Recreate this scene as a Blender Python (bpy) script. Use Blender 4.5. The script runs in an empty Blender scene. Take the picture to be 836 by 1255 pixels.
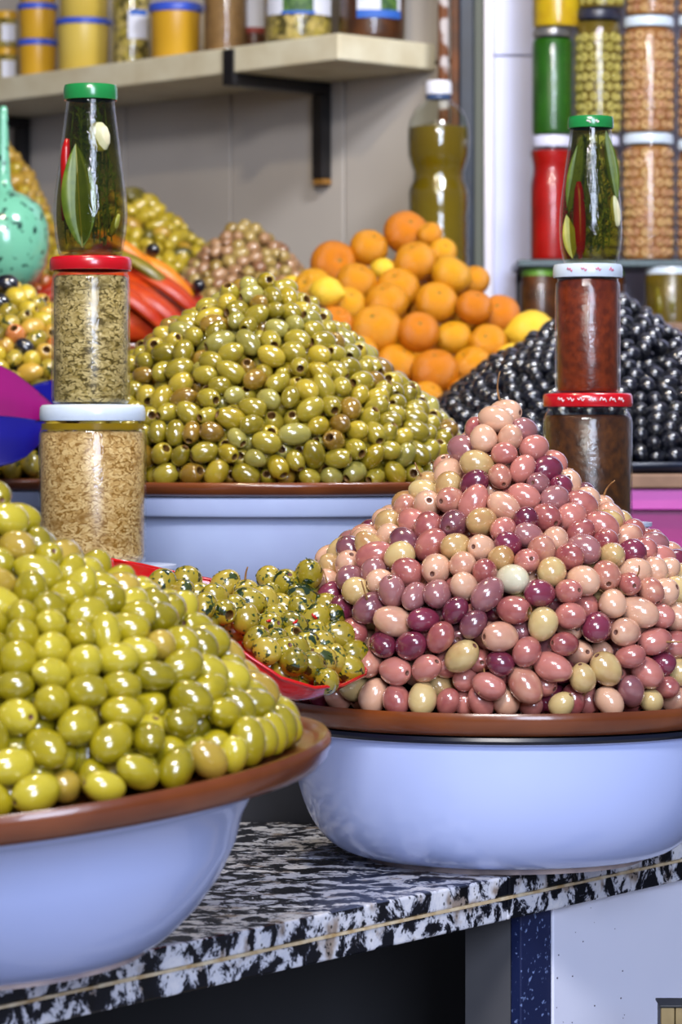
import bpy, bmesh, math, random
import numpy as np
from mathutils import Vector, Matrix, Quaternion, noise

sc = bpy.context.scene
COL = sc.collection
random.seed(7)
RNG = np.random.default_rng(11)
PI = math.pi

# ------------------------------------------------------------------ camera
CZ = 1.2          # eye height
F = 4000.0        # focal length in pixels of the 836x1255 frame
PX, PY = 418.0, 540.0
cam = bpy.data.cameras.new('camera')
cam.sensor_fit = 'VERTICAL'
cam.sensor_height = 24.0
cam.lens = F * 24.0 / 1255.0
cam.shift_y = -(627.5 - PY) / 1255.0
cam.dof.use_dof = True
cam.dof.focus_distance = 2.36
cam.dof.aperture_fstop = 9.5
cam.clip_start = 0.05
camo = bpy.data.objects.new('camera', cam)
COL.objects.link(camo)
camo.location = (0, 0, CZ)
camo.rotation_euler = (PI / 2, 0, 0)
sc.camera = camo

# ------------------------------------------------------------------ exposure, world, lights
sc.view_settings.view_transform = 'Standard'
sc.view_settings.look = 'None'
sc.view_settings.gamma = 1.0
sc.view_settings.exposure = 0.35
sc.view_settings.use_curve_mapping = False

w = bpy.data.worlds.new('sky')
sc.world = w
w.use_nodes = True
nt = w.node_tree
nt.nodes.clear()
wo = nt.nodes.new('ShaderNodeOutputWorld')
bg = nt.nodes.new('ShaderNodeBackground')
tc = nt.nodes.new('ShaderNodeTexCoord')
sx = nt.nodes.new('ShaderNodeSeparateXYZ')
rp = nt.nodes.new('ShaderNodeValToRGB')
nt.links.new(tc.outputs['Generated'], sx.inputs[0])
nt.links.new(sx.outputs['Z'], rp.inputs[0])
rp.color_ramp.elements[0].position = 0.0
rp.color_ramp.elements[0].color = (0.46, 0.42, 0.40, 1)
rp.color_ramp.elements[1].position = 0.7
rp.color_ramp.elements[1].color = (0.35, 0.50, 0.95, 1)
nt.links.new(rp.outputs[0], bg.inputs['Color'])
bg.inputs['Strength'].default_value = 0.24
nt.links.new(bg.outputs[0], wo.inputs[0])


def area(name, loc, target, sx_, sy_, power, color):
    l = bpy.data.lights.new(name, 'AREA')
    l.shape = 'RECTANGLE'
    l.size = sx_
    l.size_y = sy_
    l.energy = power
    l.color = color
    o = bpy.data.objects.new(name, l)
    COL.objects.link(o)
    o.location = loc
    d = Vector(target) - Vector(loc)
    o.rotation_euler = d.to_track_quat('-Z', 'Y').to_euler()
    return o


# open street sky behind the photographer, daylight coming over the awning, a warm stall bulb, an added cool fill
area('street_daylight', (0.9, -1.6, 2.35), (0.0, 2.4, 1.1), 1.2, 1.7, 104, (0.70, 0.79, 1.0))
area('awning_gap_daylight', (-0.15, 0.5, 2.6), (-0.05, 2.4, 1.1), 0.8, 0.28, 34, (1.0, 0.96, 0.94))
area('stall_lamp', (-0.30, 2.5, 2.6), (-0.1, 3.2, 1.2), 0.12, 0.12, 11, (1.0, 0.84, 0.58))
area('stall_lamp', (0.55, 2.9, 2.5), (0.42, 4.3, 1.4), 0.3, 0.2, 22, (0.92, 0.94, 1.0))  # unseen cool fill added to brighten the right wall, standing in for street light


# ------------------------------------------------------------------ small helpers
def L1(v):
    v = v / 255.0
    return v / 12.92 if v <= 0.04045 else ((v + 0.055) / 1.055) ** 2.4


def C(r, g, b):
    return (L1(r), L1(g), L1(b), 1.0)


def at(x, y, Y):
    """world point seen at pixel (x, y) at depth Y"""
    return Vector(((x - PX) / F * Y, Y, CZ - (y - PY) / F * Y))


def sock(n, name, v):
    if name in n.inputs:
        n.inputs[name].default_value = v


def mat(name, c1, c2=None, rough=0.4, scale=60.0, bump=0.0, bscale=None, metal=0.0, coat=0.0,
        spec=0.5, lo=0.35, hi=0.65, detail=3.0, trans=0.0, sss=0.0, coords='Object'):
    m = bpy.data.materials.new(name)
    m.use_nodes = True
    t = m.node_tree
    b = t.nodes['Principled BSDF']
    sock(b, 'Roughness', rough)
    sock(b, 'Metallic', metal)
    sock(b, 'Coat Weight', coat)
    sock(b, 'Coat Roughness', 0.08)
    sock(b, 'Specular IOR Level', spec)
    sock(b, 'Transmission Weight', trans)
    if sss:
        sock(b, 'Subsurface Weight', sss)
        sock(b, 'Subsurface Radius', (0.006, 0.004, 0.002))
        sock(b, 'Subsurface Scale', 1.0)
    tx = t.nodes.new('ShaderNodeTexCoord')
    nz = t.nodes.new('ShaderNodeTexNoise')
    nz.inputs['Scale'].default_value = scale
    nz.inputs['Detail'].default_value = detail
    t.links.new(tx.outputs[coords], nz.inputs['Vector'])
    r = t.nodes.new('ShaderNodeValToRGB')
    r.color_ramp.elements[0].position = lo
    r.color_ramp.elements[1].position = hi
    r.color_ramp.elements[0].color = c1
    r.color_ramp.elements[1].color = c2 or c1
    t.links.new(nz.outputs['Fac'], r.inputs[0])
    t.links.new(r.outputs[0], b.inputs['Base Color'])
    if bump:
        n2 = nz
        if bscale:
            n2 = t.nodes.new('ShaderNodeTexNoise')
            n2.inputs['Scale'].default_value = bscale
            n2.inputs['Detail'].default_value = 3
            t.links.new(tx.outputs[coords], n2.inputs['Vector'])
        bp = t.nodes.new('ShaderNodeBump')
        bp.inputs['Strength'].default_value = bump
        bp.inputs['Distance'].default_value = 0.002
        t.links.new(n2.outputs['Fac'], bp.inputs['Height'])
        t.links.new(bp.outputs[0], b.inputs['Normal'])
    m['b'] = 1
    return m


def olive_mat(name, ca, cb, rough=0.22, speck=None):
    """olive skin: per-olive tint from the object's random value plus soft blotches"""
    m = bpy.data.materials.new(name)
    m.use_nodes = True
    t = m.node_tree
    b = t.nodes['Principled BSDF']
    sock(b, 'Roughness', rough)
    sock(b, 'Coat Weight', 0.8)
    sock(b, 'Coat Roughness', 0.05)
    sock(b, 'Coat IOR', 1.6)
    sock(b, 'Specular IOR Level', 0.7)
    tx = t.nodes.new('ShaderNodeTexCoord')
    oi = t.nodes.new('ShaderNodeObjectInfo')
    ge = t.nodes.new('ShaderNodeNewGeometry')
    addr = t.nodes.new('ShaderNodeMath')
    addr.operation = 'ADD'
    t.links.new(oi.outputs['Random'], addr.inputs[0])
    t.links.new(ge.outputs['Random Per Island'], addr.inputs[1])
    fr = t.nodes.new('ShaderNodeMath')
    fr.operation = 'FRACT'
    t.links.new(addr.outputs[0], fr.inputs[0])
    va = t.nodes.new('ShaderNodeVectorMath')
    va.operation = 'ADD'
    mul = t.nodes.new('ShaderNodeMath')
    mul.operation = 'MULTIPLY'
    mul.inputs[1].default_value = 37.0
    t.links.new(fr.outputs[0], mul.inputs[0])
    t.links.new(tx.outputs['Object'], va.inputs[0])
    t.links.new(mul.outputs[0], va.inputs[1])
    nz = t.nodes.new('ShaderNodeTexNoise')
    nz.inputs['Scale'].default_value = 75.0
    nz.inputs['Detail'].default_value = 2.5
    t.links.new(va.outputs[0], nz.inputs['Vector'])
    # factor = 0.55*random + noise - .3
    ma = t.nodes.new('ShaderNodeMath')
    ma.operation = 'MULTIPLY_ADD'
    t.links.new(fr.outputs[0], ma.inputs[0])
    ma.inputs[1].default_value = 0.75
    t.links.new(nz.outputs['Fac'], ma.inputs[2])
    r = t.nodes.new('ShaderNodeValToRGB')
    r.color_ramp.elements[0].position = 0.45
    r.color_ramp.elements[1].position = 1.15
    r.color_ramp.elements[0].color = ca
    r.color_ramp.elements[1].color = cb
    t.links.new(ma.outputs[0], r.inputs[0])
    out = r.outputs[0]
    if speck:
        n2 = t.nodes.new('ShaderNodeTexNoise')
        n2.inputs['Scale'].default_value = 130.0
        n2.inputs['Detail'].default_value = 3.0
        t.links.new(va.outputs[0], n2.inputs['Vector'])
        r2 = t.nodes.new('ShaderNodeValToRGB')
        r2.color_ramp.elements[0].position = 0.57
        r2.color_ramp.elements[1].position = 0.60
        t.links.new(n2.outputs['Fac'], r2.inputs[0])
        mx = t.nodes.new('ShaderNodeMixRGB')
        t.links.new(r2.outputs[0], mx.inputs[0])
        t.links.new(out, mx.inputs[1])
        mx.inputs[2].default_value = speck
        out = mx.outputs[0]
    t.links.new(out, b.inputs['Base Color'])
    bp = t.nodes.new('ShaderNodeBump')
    bp.inputs['Strength'].default_value = 0.25
    bp.inputs['Distance'].default_value = 0.001
    t.links.new(nz.outputs['Fac'], bp.inputs['Height'])
    t.links.new(bp.outputs[0], b.inputs['Normal'])
    return m


def glass_mat(name, tint=(1, 1, 1, 1), ior=1.45, rough=0.02):
    m = bpy.data.materials.new(name)
    m.use_nodes = True
    t = m.node_tree
    t.nodes.clear()
    o = t.nodes.new('ShaderNodeOutputMaterial')
    mx = t.nodes.new('ShaderNodeMixShader')
    tr = t.nodes.new('ShaderNodeBsdfTransparent')
    gl = t.nodes.new('ShaderNodeBsdfGlossy')
    lw = t.nodes.new('ShaderNodeLayerWeight')
    lw.inputs['Blend'].default_value = 0.5
    pw = t.nodes.new('ShaderNodeMath')
    pw.operation = 'POWER'
    pw.inputs[1].default_value = 4.0
    t.links.new(lw.outputs['Facing'], pw.inputs[0])
    fr = t.nodes.new('ShaderNodeMath')
    fr.operation = 'MULTIPLY_ADD'
    f0 = ((ior - 1) / (ior + 1)) ** 2
    fr.inputs[1].default_value = 0.85 if ior > 1.3 else 0.25
    fr.inputs[2].default_value = f0 * 1.2
    t.links.new(pw.outputs[0], fr.inputs[0])
    tr.inputs['Color'].default_value = tint
    gl.inputs['Roughness'].default_value = rough
    nz = t.nodes.new('ShaderNodeTexNoise')
    nz.inputs['Scale'].default_value = 30.0
    bp = t.nodes.new('ShaderNodeBump')
    bp.inputs['Strength'].default_value = 0.15
    bp.inputs['Distance'].default_value = 0.002
    t.links.new(nz.outputs['Fac'], bp.inputs['Height'])
    t.links.new(bp.outputs[0], gl.inputs['Normal'])
    t.links.new(fr.outputs[0], mx.inputs[0])
    t.links.new(tr.outputs[0], mx.inputs[1])
    t.links.new(gl.outputs[0], mx.inputs[2])
    t.links.new(mx.outputs[0], o.inputs[0])
    return m


def granite_mat(name):
    m = bpy.data.materials.new(name)
    m.use_nodes = True
    t = m.node_tree
    b = t.nodes['Principled BSDF']
    sock(b, 'Roughness', 0.16)
    sock(b, 'Specular IOR Level', 0.6)
    tx = t.nodes.new('ShaderNodeTexCoord')
    n1 = t.nodes.new('ShaderNodeTexNoise')
    n1.inputs['Scale'].default_value = 44.0
    n1.inputs['Detail'].default_value = 5.0
    n1.inputs['Roughness'].default_value = 0.68
    n1.inputs['Distortion'].default_value = 0.4
    t.links.new(tx.outputs['Object'], n1.inputs['Vector'])
    r1 = t.nodes.new('ShaderNodeValToRGB')
    e = r1.color_ramp.elements
    e[0].position = 0.474
    e[0].color = C(10, 12, 20)
    e[1].position = 0.53
    e[1].color = C(205, 208, 220)
    k = e.new(0.492)
    k.color = C(70, 72, 84)
    k = e.new(0.64)
    k.color = C(226, 226, 232)
    t.links.new(n1.outputs['Fac'], r1.inputs[0])
    n2 = t.nodes.new('ShaderNodeTexNoise')
    n2.inputs['Scale'].default_value = 38.0
    n2.inputs['Detail'].default_value = 3.0
    t.links.new(tx.outputs['Object'], n2.inputs['Vector'])
    r2 = t.nodes.new('ShaderNodeValToRGB')
    r2.color_ramp.elements[0].position = 0.56
    r2.color_ramp.elements[1].position = 0.66
    t.links.new(n2.outputs['Fac'], r2.inputs[0])
    mx = t.nodes.new('ShaderNodeMixRGB')
    mx.blend_type = 'MULTIPLY'
    t.links.new(r2.outputs[0], mx.inputs[0])
    t.links.new(r1.outputs[0], mx.inputs[1])
    mx.inputs[2].default_value = C(176, 158, 140)
    vo = t.nodes.new('ShaderNodeTexVoronoi')
    vo.inputs['Scale'].default_value = 170.0
    t.links.new(tx.outputs['Object'], vo.inputs['Vector'])
    r3 = t.nodes.new('ShaderNodeValToRGB')
    r3.color_ramp.elements[0].position = 0.16
    r3.color_ramp.elements[1].position = 0.24
    r3.color_ramp.elements[0].color = C(20, 20, 28)
    r3.color_ramp.elements[1].color = (1, 1, 1, 1)
    t.links.new(vo.outputs['Distance'], r3.inputs[0])
    m2 = t.nodes.new('ShaderNodeMixRGB')
    m2.blend_type = 'MULTIPLY'
    m2.inputs[0].default_value = 0.8
    t.links.new(mx.outputs[0], m2.inputs[1])
    t.links.new(r3.outputs[0], m2.inputs[2])
    t.links.new(m2.outputs[0], b.inputs['Base Color'])
    return m


def flake_mat(name, ca, cb, cc, scale=230.0, zstretch=1.7):
    """chopped preserve pressed on glass: pale flakes with dark bits"""
    m = bpy.data.materials.new(name)
    m.use_nodes = True
    t = m.node_tree
    b = t.nodes['Principled BSDF']
    sock(b, 'Roughness', 0.3)
    tx = t.nodes.new('ShaderNodeTexCoord')
    mp = t.nodes.new('ShaderNodeMapping')
    mp.inputs['Scale'].default_value = (1, 1, zstretch)
    t.links.new(tx.outputs['Object'], mp.inputs[0])
    nd = t.nodes.new('ShaderNodeTexNoise')
    nd.inputs['Scale'].default_value = 90.0
    t.links.new(mp.outputs[0], nd.inputs['Vector'])
    ad = t.nodes.new('ShaderNodeMixRGB')
    ad.blend_type = 'ADD'
    ad.inputs[0].default_value = 0.02
    t.links.new(mp.outputs[0], ad.inputs[1])
    t.links.new(nd.outputs['Color'], ad.inputs[2])
    vo = t.nodes.new('ShaderNodeTexVoronoi')
    vo.inputs['Scale'].default_value = scale
    t.links.new(ad.outputs[0], vo.inputs['Vector'])
    r = t.nodes.new('ShaderNodeValToRGB')
    e = r.color_ramp.elements
    e[0].position = 0.0
    e[0].color = ca
    e[1].position = 1.0
    e[1].color = cb
    sp = t.nodes.new('ShaderNodeSeparateColor')
    t.links.new(vo.outputs['Color'], sp.inputs[0])
    t.links.new(sp.outputs[0], r.inputs[0])
    r2 = t.nodes.new('ShaderNodeValToRGB')
    r2.color_ramp.elements[0].position = 0.52
    r2.color_ramp.elements[1].position = 0.72
    t.links.new(vo.outputs['Distance'], r2.inputs[0])
    mx = t.nodes.new('ShaderNodeMixRGB')
    t.links.new(r2.outputs[0], mx.inputs[0])
    t.links.new(r.outputs[0], mx.inputs[1])
    mx.inputs[2].default_value = cc
    n3 = t.nodes.new('ShaderNodeTexNoise')
    n3.inputs['Scale'].default_value = 60.0
    n3.inputs['Detail'].default_value = 4
    t.links.new(mp.outputs[0], n3.inputs['Vector'])
    r4 = t.nodes.new('ShaderNodeValToRGB')
    r4.color_ramp.elements[0].position = 0.54
    r4.color_ramp.elements[1].position = 0.74
    t.links.new(n3.outputs['Fac'], r4.inputs[0])
    m4 = t.nodes.new('ShaderNodeMixRGB')
    t.links.new(r4.outputs[0], m4.inputs[0])
    t.links.new(mx.outputs[0], m4.inputs[1])
    m4.inputs[2].default_value = cc
    t.links.new(m4.outputs[0], b.inputs['Base Color'])
    bp = t.nodes.new('ShaderNodeBump')
    bp.inputs['Strength'].default_value = 0.5
    bp.inputs['Distance'].default_value = 0.002
    t.links.new(sp.outputs[0], bp.inputs['Height'])
    t.links.new(bp.outputs[0], b.inputs['Normal'])
    return m


def mesh_from(name, verts, faces, mats, smooth=True, idx=None, angle=None):
    me = bpy.data.meshes.new(name)
    me.from_pydata([tuple(v) for v in verts], [], [tuple(f) for f in faces])
    for m in (mats if isinstance(mats, (list, tuple)) else [mats]):
        me.materials.append(m)
    if idx is not None:
        me.polygons.foreach_set('material_index', idx)
    if smooth:
        me.shade_smooth()
        if angle:
            me.set_sharp_from_angle(angle=math.radians(angle))
    me.update()
    return me


def add(name, me, parent=None, loc=(0, 0, 0), rot=(0, 0, 0), label=None, cat=None, group=None, kind=None):
    o = bpy.data.objects.new(name, me)
    COL.objects.link(o)
    o.location = loc
    o.rotation_euler = rot
    if parent:
        o.parent = parent
    if label:
        o['label'] = label
    if cat:
        o['category'] = cat
    if group:
        o['group'] = group
    if kind:
        o['kind'] = kind
    return o


def empty(name, loc, label, cat, group=None, rot=(0, 0, 0)):
    o = add(name, None, None, loc, rot, label, cat, group)
    o.empty_display_size = 0.02
    return o


def lathe(prof, seg=48, closed=False):
    """prof: list of (radius, z); returns verts, faces.  zero radii become poles"""
    vs, fs, rings = [], [], []
    for r, z in prof:
        if r < 1e-6:
            rings.append([len(vs)])
            vs.append((0, 0, z))
        else:
            base = len(vs)
            for k in range(seg):
                a = 2 * PI * k / seg
                vs.append((r * math.cos(a), r * math.sin(a), z))
            rings.append(list(range(base, base + seg)))
    n = len(rings)
    pairs = [(i, i + 1) for i in range(n - 1)]
    if closed:
        pairs.append((n - 1, 0))
    for i, j in pairs:
        A, B = rings[i], rings[j]
        if len(A) == 1 and len(B) == 1:
            continue
        for k in range(seg):
            k2 = (k + 1) % seg
            if len(A) == 1:
                fs.append((A[0], B[k2], B[k]))
            elif len(B) == 1:
                fs.append((A[k], A[k2], B[0]))
            else:
                fs.append((A[k], A[k2], B[k2], B[k]))
    return vs, fs


def lathe_mesh(name, prof, mats, seg=48, angle=50, closed=False):
    v, f = lathe(prof, seg, closed)
    return mesh_from(name, v, f, mats, True, None, angle)


def box_bm(bm, x0, x1, y0, y1, z0, z1, bev=0.0, M=None):
    r = bmesh.ops.create_cube(bm, size=1.0)
    vs = r['verts']
    for v in vs:
        v.co = Vector(((x0 + x1) / 2 + v.co.x * (x1 - x0), (y0 + y1) / 2 + v.co.y * (y1 - y0), (z0 + z1) / 2 + v.co.z * (z1 - z0)))
    if bev:
        es = list({e for v in vs for e in v.link_edges})
        r2 = bmesh.ops.bevel(bm, geom=es, offset=bev, segments=2, profile=0.5, affect='EDGES')
        vs = list({v for f in r2['faces'] for v in f.verts} | {v for v in vs if v.is_valid})
    if M is not None:
        for v in vs:
            v.co = M @ v.co
    return vs


def box_mesh(name, dims, mats, bev=0.0, M=None):
    bm = bmesh.new()
    box_bm(bm, *dims, bev=bev, M=M)
    me = bpy.data.meshes.new(name)
    bm.to_mesh(me)
    bm.free()
    me.materials.append(mats)
    return me


def prism_mesh(name, poly, z0, z1, m, bev=0.0):
    """poly: list of (x,y) counter-clockwise"""
    bm = bmesh.new()
    vs = [bm.verts.new((x, y, z0)) for x, y in poly]
    f = bm.faces.new(vs)
    r = bmesh.ops.extrude_face_region(bm, geom=[f])
    for v in r['geom']:
        if isinstance(v, bmesh.types.BMVert):
            v.co.z = z1
    bmesh.ops.recalc_face_normals(bm, faces=bm.faces)
    if bev:
        bmesh.ops.bevel(bm, geom=list(bm.edges), offset=bev, segments=2, profile=0.5, affect='EDGES')
    me = bpy.data.meshes.new(name)
    bm.to_mesh(me)
    bm.free()
    me.materials.append(m)
    return me


def tube(pts, radii, seg=8, cap=True):
    """sweep circles along pts; returns verts, faces"""
    vs, fs = [], []
    P = [Vector(p) for p in pts]
    n = len(P)
    up = Vector((0.13, 0.31, 0.94)).normalized()
    for i in range(n):
        d = (P[min(i + 1, n - 1)] - P[max(i - 1, 0)]).normalized()
        s = d.cross(up)
        if s.length < 1e-3:
            s = d.cross(Vector((1, 0, 0)))
        s.normalize()
        t = s.cross(d).normalized()
        r = radii[i] if hasattr(radii, '__len__') else radii
        for k in range(seg):
            a = 2 * PI * k / seg
            vs.append(tuple(P[i] + s * (r * math.cos(a)) + t * (r * math.sin(a))))
    for i in range(n - 1):
        for k in range(seg):
            k2 = (k + 1) % seg
            fs.append((i * seg + k, i * seg + k2, (i + 1) * seg + k2, (i + 1) * seg + k))
    if cap:
        fs.append(tuple(reversed(range(seg))))
        fs.append(tuple(range((n - 1) * seg, n * seg)))
    return vs, fs


def tube_mesh(name, pts, radii, m, seg=8):
    v, f = tube(pts, radii, seg)
    return mesh_from(name, v, f, m)


def merge(parts):
    vs, fs = [], []
    for v, f in parts:
        o = len(vs)
        vs += list(v)
        fs += [tuple(i + o for i in q) for q in f]
    return vs, fs


# ------------------------------------------------------------------ materials
M = {}
M['wall'] = mat('glazed_wall_tile', C(204, 196, 186), C(192, 184, 176), 0.35, 3.0)
M['grout'] = mat('tile_joint', C(90, 72, 52), None, 0.8)
M['rwall'] = mat('pillar_tile', C(212, 214, 244), C(204, 208, 242), 0.3, 4.0)
M['trim'] = mat('corner_trim_white', C(238, 230, 236), None, 0.4)
M['dark_post'] = mat('dark_blue_black_post', C(14, 22, 34), C(26, 38, 56), 0.5, 12)
M['rust'] = mat('rusty_painted_pipe', C(196, 186, 184), C(112, 62, 26), 0.7, 42, 0.4, lo=0.42, hi=0.52, detail=5)
M['brownp'] = mat('brown_stained_strip', C(110, 60, 20), C(74, 46, 24), 0.7, 30)
M['shelf'] = mat('painted_shelf_board', C(226, 218, 190), C(212, 200, 168), 0.55, 18)
M['bracket'] = mat('black_steel', C(16, 14, 16), C(24, 20, 22), 0.45)
M['brass'] = mat('brass_foot', C(150, 104, 40), None, 0.5)
M['enamel'] = mat('white_enamel', C(186, 200, 244), C(178, 192, 240), 0.22, 5.0, 0.12, bscale=7.0, coat=0.5)  # white enamel with the blue of the skylight tinted into its colour
M['enamel_old'] = mat('worn_white_enamel', C(190, 204, 240), C(184, 196, 234), 0.28, 20.0, 0.08, bscale=8.0)  # same skylight blue put into the basin colour
M['enamel_rim'] = mat('dark_blue_enamel_rim', C(14, 18, 34), None, 0.3)
M['foot'] = mat('pale_worn_foot_ring', C(196, 176, 170), C(150, 136, 140), 0.45, 40)
M['tray'] = mat('glossy_brown_tray', C(124, 64, 28), C(100, 48, 20), 0.28, 16, 0.15, bscale=60, coat=0.4)
M['tray_dark'] = mat('black_tray', C(16, 22, 38), C(24, 32, 54), 0.3, 20)
M['granite'] = granite_mat('black_and_white_granite')
M['glue'] = mat('cream_glue_line', C(220, 206, 176), C(176, 146, 100), 0.8, 60)
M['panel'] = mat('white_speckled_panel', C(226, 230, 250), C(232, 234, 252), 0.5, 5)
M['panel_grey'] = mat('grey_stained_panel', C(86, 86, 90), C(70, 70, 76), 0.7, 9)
M['navy'] = mat('navy_speckled_post', C(18, 30, 72), C(120, 140, 190), 0.5, 240, lo=0.62, hi=0.72, detail=2)
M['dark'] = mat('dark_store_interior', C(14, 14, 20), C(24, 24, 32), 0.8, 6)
M['slatwood'] = mat('weathered_slat_wood', C(150, 132, 92), C(112, 94, 60), 0.7, 40)
M['slatdark'] = mat('black_crate_cap', C(16, 20, 26), None, 0.5)
M['spot'] = mat('tiny_stain', C(90, 84, 96), None, 0.8)
M['scoop_red'] = mat('glossy_red_plastic', C(200, 16, 14), C(178, 10, 12), 0.22, 12, coat=0.5)
M['scoop_mag'] = mat('magenta_plastic', C(124, 0, 98), C(112, 0, 88), 0.6, 12, spec=0.15)
M['scoop_blue'] = mat('blue_plastic', C(4, 6, 122), C(4, 5, 104), 0.5, 12, spec=0.25)
M['lid_green'] = mat('green_lid', C(24, 122, 58), C(28, 136, 66), 0.25, 8, coat=0.5)
M['lid_red'] = mat('red_lid', C(204, 14, 32), C(192, 10, 26), 0.25, 8, coat=0.5)
M['lid_white'] = mat('white_lid', C(214, 226, 238), C(204, 218, 234), 0.3, 20, coat=0.3)
M['lid_pale'] = mat('lavender_white_lid', C(206, 208, 236), C(220, 220, 240), 0.4, 20)
M['lid_metal'] = mat('grey_metal_lid', C(166, 162, 158), C(120, 118, 118), 0.3, 20, metal=0.6)
M['lid_dark'] = mat('dark_lid', C(40, 42, 58), None, 0.35)
M['lid_lime'] = mat('lime_green_lid', C(110, 160, 60), None, 0.35)
M['lid_blue'] = mat('blue_tub_lid', C(54, 84, 196), C(70, 100, 210), 0.35, 8)
M['glass'] = glass_mat('clear_glass', (0.97, 0.98, 0.96, 1))
M['oilglass'] = glass_mat('thin_bottle_glass', (0.92, 0.95, 0.90, 1), 1.55)
M['oil'] = glass_mat('herb_oil', (0.56, 0.54, 0.20, 1), 1.15, 0.1)
M['greenglass'] = glass_mat('green_shelf_glass', (0.25, 0.5, 0.42, 1), 1.5)
M['greenedge'] = mat('dark_green_glass_edge', C(8, 36, 32), C(14, 50, 44), 0.3)
M['preserve'] = flake_mat('chopped_preserve_tan', C(178, 140, 80), C(214, 184, 128), C(136, 96, 34), 300)
M['preserve_green'] = flake_mat('chopped_preserve_green', C(146, 124, 62), C(208, 186, 128), C(84, 68, 16), 270)
M['oil_top'] = mat('oil_layer', C(150, 120, 16), C(130, 104, 14), 0.15, 30)
M['harissa'] = mat('brown_red_chutney', C(122, 46, 14), C(86, 28, 8), 0.3, 140, 0.3)
M['harissa2'] = mat('dark_brown_chutney', C(84, 46, 12), C(52, 26, 8), 0.3, 140, 0.3)
M['bay'] = mat('bay_leaf_green', C(104, 122, 30), C(80, 102, 24), 0.4, 90)
M['bay_rib'] = mat('bay_leaf_rib', C(168, 160, 84), None, 0.5)
M['bay_pale'] = mat('pale_leaf', C(176, 168, 64), C(150, 148, 50), 0.4, 60)
M['chili'] = mat('red_chili', C(186, 14, 8), C(160, 8, 8), 0.25, 40)
M['garlic'] = mat('garlic_clove', C(232, 228, 196), C(216, 206, 160), 0.4, 60)
M['herb'] = mat('dark_herb_sprig', C(38, 62, 14), C(62, 84, 20), 0.6, 200)
M['sprig'] = mat('herb_sprig_green', C(64, 92, 20), C(110, 124, 44), 0.5, 120)
M['twig'] = mat('herb_stem', C(120, 100, 46), None, 0.6)
M['logo'] = mat('white_print', C(240, 226, 228), None, 0.4)
M['logo_pink'] = mat('pink_print', C(206, 96, 132), None, 0.4)
M['tub'] = mat('translucent_white_plastic', C(190, 200, 228), C(206, 214, 236), 0.3, 8)
M['magenta_box'] = mat('magenta_crate', C(176, 24, 128), C(168, 18, 120), 0.35, 6)
M['magenta_lip'] = mat('pink_crate_lip', C(222, 96, 196), C(214, 84, 186), 0.35, 10)
M['board'] = mat('brown_board', C(150, 116, 92), C(120, 90, 70), 0.6, 20)
M['step'] = mat('dark_display_step', C(26, 28, 36), C(34, 36, 44), 0.6, 8)
M['orange'] = mat('orange_peel', C(208, 130, 12), C(224, 152, 22), 0.28, 26, 0.5, bscale=420, sss=0.0)
M['orange_deep'] = mat('deep_orange_peel', C(202, 112, 12), C(214, 130, 18), 0.28, 26, 0.5, bscale=420)
M['orange_light'] = mat('yellow_orange_peel', C(224, 162, 24), C(220, 150, 16), 0.28, 26, 0.5, bscale=420)
M['lemon'] = mat('lemon_peel', C(236, 190, 40), C(244, 202, 60), 0.38, 26, 0.4, bscale=380)
M['calyx'] = mat('citrus_calyx', C(140, 96, 20), C(104, 92, 24), 0.7, 200)
M['bottle_oil'] = mat('olive_oil', C(116, 94, 4), C(104, 82, 4), 0.18, 10, coat=0.6)
M['cap_white'] = mat('white_screw_cap', C(228, 228, 238), None, 0.4)
M['cap_ring'] = mat('blue_grey_neck_ring', C(62, 82, 120), None, 0.4)
M['tub_gold'] = mat('golden_tub', C(204, 152, 30), C(214, 166, 44), 0.35, 8)
M['tub_pale'] = mat('pale_yellow_tub', C(222, 196, 96), C(212, 182, 76), 0.35, 8)
M['label_w'] = mat('white_label', C(218, 220, 232), None, 0.6)
M['label_g'] = mat('green_label_picture', C(30, 70, 34), C(92, 128, 56), 0.6, 120)
M['label_b'] = mat('blue_label_band', C(48, 100, 190), None, 0.6)
M['label_r'] = mat('red_label_band', C(150, 60, 50), None, 0.6)
M['bag'] = mat('brown_spice_fill', C(140, 104, 58), C(122, 88, 46), 0.6, 60, 0.2)
M['fill_brown'] = mat('dark_brown_pickle', C(92, 50, 18), C(60, 30, 12), 0.4, 50)
M['fill_olive'] = flake_mat('olive_slices_fill', C(168, 150, 60), C(200, 176, 110), C(80, 70, 30), 90, 1.0)
M['fill_green'] = mat('green_puree', C(34, 92, 8), C(26, 76, 6), 0.4, 30)
M['fill_red'] = mat('red_paste', C(176, 10, 6), C(148, 6, 6), 0.35, 30)
M['ceramic'] = mat('turquoise_glaze', C(112, 184, 154), C(24, 60, 54), 0.18, 105, lo=0.59, hi=0.64, detail=2, coat=0.6)
M['pepper_red'] = mat('red_pepper_flesh', C(190, 66, 14), C(170, 40, 10), 0.38, 50, 0.3)
M['pepper_orange'] = mat('orange_pepper_flesh', C(226, 136, 24), C(214, 116, 18), 0.38, 50)
M['pepper_green'] = mat('olive_green_pepper_flesh', C(130, 116, 26), C(100, 92, 20), 0.3, 50)
M['chunk'] = mat('orange_red_chunk', C(206, 84, 24), C(180, 54, 18), 0.3, 90)
M['stalk'] = mat('dry_olive_stalk', C(168, 124, 74), C(120, 84, 50), 0.7, 200)
M['canvas'] = mat('awning_underside', C(120, 112, 104), None, 0.9)
M['pave'] = mat('paving', C(196, 192, 190), C(176, 172, 172), 0.85, 6)  # sunlit paleness put into the colour, bounces light up to the left bowl
M['hole'] = mat('pit_hole_rim', C(120, 84, 34), C(80, 54, 22), 0.5, 120)
M['scar'] = mat('stalk_scar', C(96, 58, 44), None, 0.6)
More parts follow.
